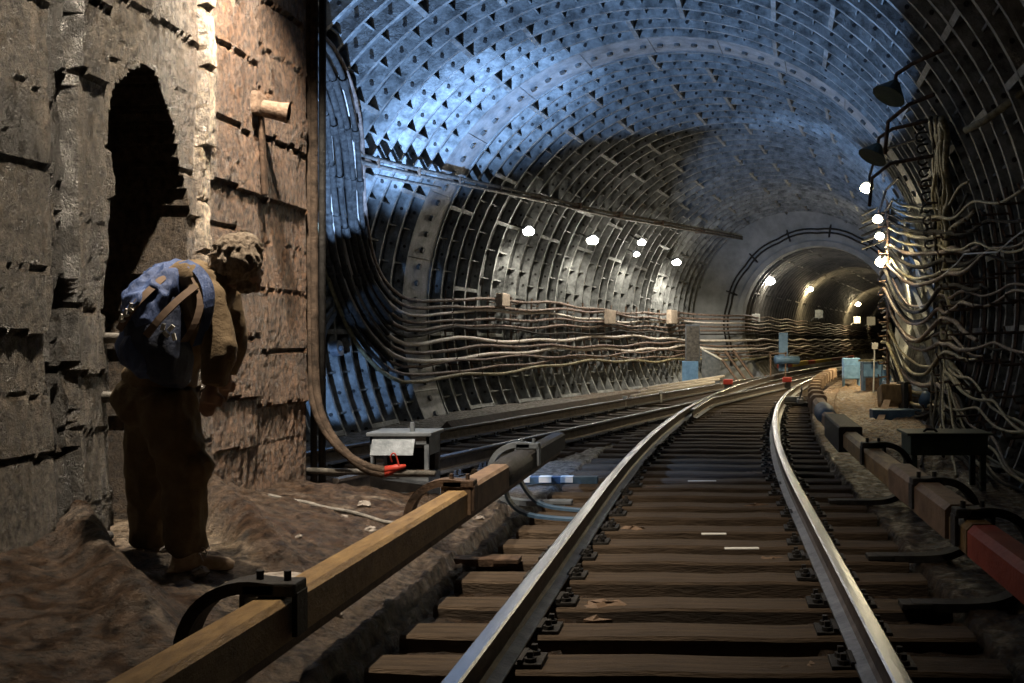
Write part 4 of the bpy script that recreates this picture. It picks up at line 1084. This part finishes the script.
# backpack
bp = thing('backpack', pix(158, 384, 4.88), 'blue backpack with straps and white marks on the leaning person', 'backpack')
ax1 = (RT*.95-UP*.15).normalized(); bk = -FW
up_ = (pix(186,268,4.95)-pix(150,384,4.9)).normalized()
v_ = (FW-up_*FW.dot(up_)).normalized(); u_ = up_.cross(v_).normalized()
def pk(px_, py_, D_, ru, rv): return (pix(px_, py_, D_), u_, v_, ru, rv)
mb = MB(); mb.ell_loft([pk(166,384,4.90,.10,.08), pk(163,376,4.88,.17,.13), pk(158,352,4.86,.205,.165), pk(156,326,4.86,.20,.16), pk(161,302,4.88,.175,.135), pk(172,282,4.92,.14,.10), pk(184,270,4.95,.08,.06)], 24)
remeshed(mb, 'main_bag', M['packd'], bp, .011, 4, .012, .11)
mb = MB(); mb.ell_loft([pk(148,332,4.81,.12,.085), pk(147,318,4.80,.155,.12), pk(152,300,4.82,.155,.12), pk(162,284,4.86,.14,.105), pk(174,270,4.90,.10,.075), pk(184,263,4.94,.05,.04)], 20)
o = remeshed(mb, 'top_lid', M['pack'], bp, .009, 3, .02, .075); o['label'] = 'bright blue top with seams'
mb = MB(); mb.ell_loft([pk(143,378,4.80,.05,.04), pk(138,368,4.78,.10,.08), pk(136,350,4.77,.115,.09), pk(139,335,4.78,.10,.075), pk(143,328,4.80,.05,.04)], 18)
remeshed(mb, 'front_pocket', M['pack'], bp, .009, 3, .010, .08)
for k, P in enumerate(([pix(174,268,4.83), pix(150,290,4.70), pix(132,308,4.66), pix(119,330,4.70)], [pix(196,286,4.72), pix(178,300,4.66), pix(160,318,4.63), pix(146,336,4.63)], [pix(192,272,4.80), pix(203,296,4.70), pix(197,322,4.66), pix(184,342,4.66)])):
    n_ = strap_path(P, .035, .008, M['strap'], 'strap', bp, None)
P = [pix(184,262,4.86), pix(200,270,4.78), pix(210,290,4.70), pix(208,318,4.68), pix(198,345,4.70)]
strap_path(P, .05, .012, M['pack'], 'shoulder_strap', bp, None)
for k, (x_, y_) in enumerate(((166,334),(174,337),(163,327),(171,328))):
    c = pix(x_, y_, 4.63); q = MB(); q.box(c, (.018,.008,.034), Matrix.Rotation(.5*(k-1.5),3,'Y'), bev=.002); q.build('buckle', M['white'], bp)
for k in range(3):
    c = pix(122+k*4.6, 318-k*5.5, 4.672-.004*k); q = MB(); q.box(c, (.011,.03,.036), Matrix.Rotation(.35,3,'Y')); q.box(c+Vector((.006,0,-.015)), (.016,.03,.008), Matrix.Rotation(-.5,3,'Y')); q.build('white_mark', M['white'], bp)
#@@B
# ------------------------------------------------------------------ camera, lights, view
cam = bpy.data.cameras.new('camera'); co = bpy.data.objects.new('camera', cam); col.objects.link(co)
co.location = (0,0,HC); co.rotation_euler = (PI/2, 0, 0)
cam.sensor_width = 36; cam.lens = F/1024*36
cam.shift_x = -(PX0-512)/1024; cam.shift_y = (HY-341.5)/1024
cam.clip_start = .05; cam.clip_end = 300
sc.camera = co

light('unseen_light', 'SPOT', (-2.15, 5.0, 5.9), 2250, (1,.84,.64), .035, (-2.7, 6.1, 0), R_(84), 1.0)
light('unseen_light', 'SPOT', (-2.62, 6.25, 4.7), 1150, (1,.88,.72), .03, (-3.1, 6.75, 2.6), R_(80), .8)
def blue(p, w, tgt, deg, bl): light('blue_flash', 'SPOT', p, w, (.30,.53,1), .04, tgt, R_(deg), bl)
_p = Vector((-3.8, 12, .8))
blue(_p, 4000, _p+Vector((.197,.291,.936)), 93.6, .07)
blue(_p, 12000, cast(462, 118, 0), 34, .9)
blue((-4.4, 9.6, .8), 1600, cast(335, 385, 0), 13, .3)
blue((-4.5, 10.5, 1.0), 700, cast(397, 290, 0), 7, .3)
blue((1.5, 15, 1.5), 420, pix(918, 300, 18), 17, .5)
blue((-3.9, 9.3, 2.2), 900, (-1.75, 10.3, 0), 44, .7)
light('unseen_light', 'POINT', (-3.55, 9.2, 3.2), 60, (1,.95,.88), .05)  # added neutral fill behind the concrete wall, lightening the rising cable bundle
blue((1.5, 15, 1.5), 2600, cast(835, 180, 0), 40, .5)

wd = bpy.data.worlds.new('dark'); sc.world = wd; wd.use_nodes = True
wd.node_tree.nodes['Background'].inputs[0].default_value = (.25,.3,.4,1); wd.node_tree.nodes['Background'].inputs[1].default_value = .0
vs = sc.view_settings
vs.view_transform = 'Standard'; vs.look = 'None'; vs.gamma = 1; vs.exposure = 0; vs.use_curve_mapping = False
sc.cycles.use_denoising = True
sc.cycles.max_bounces = 6
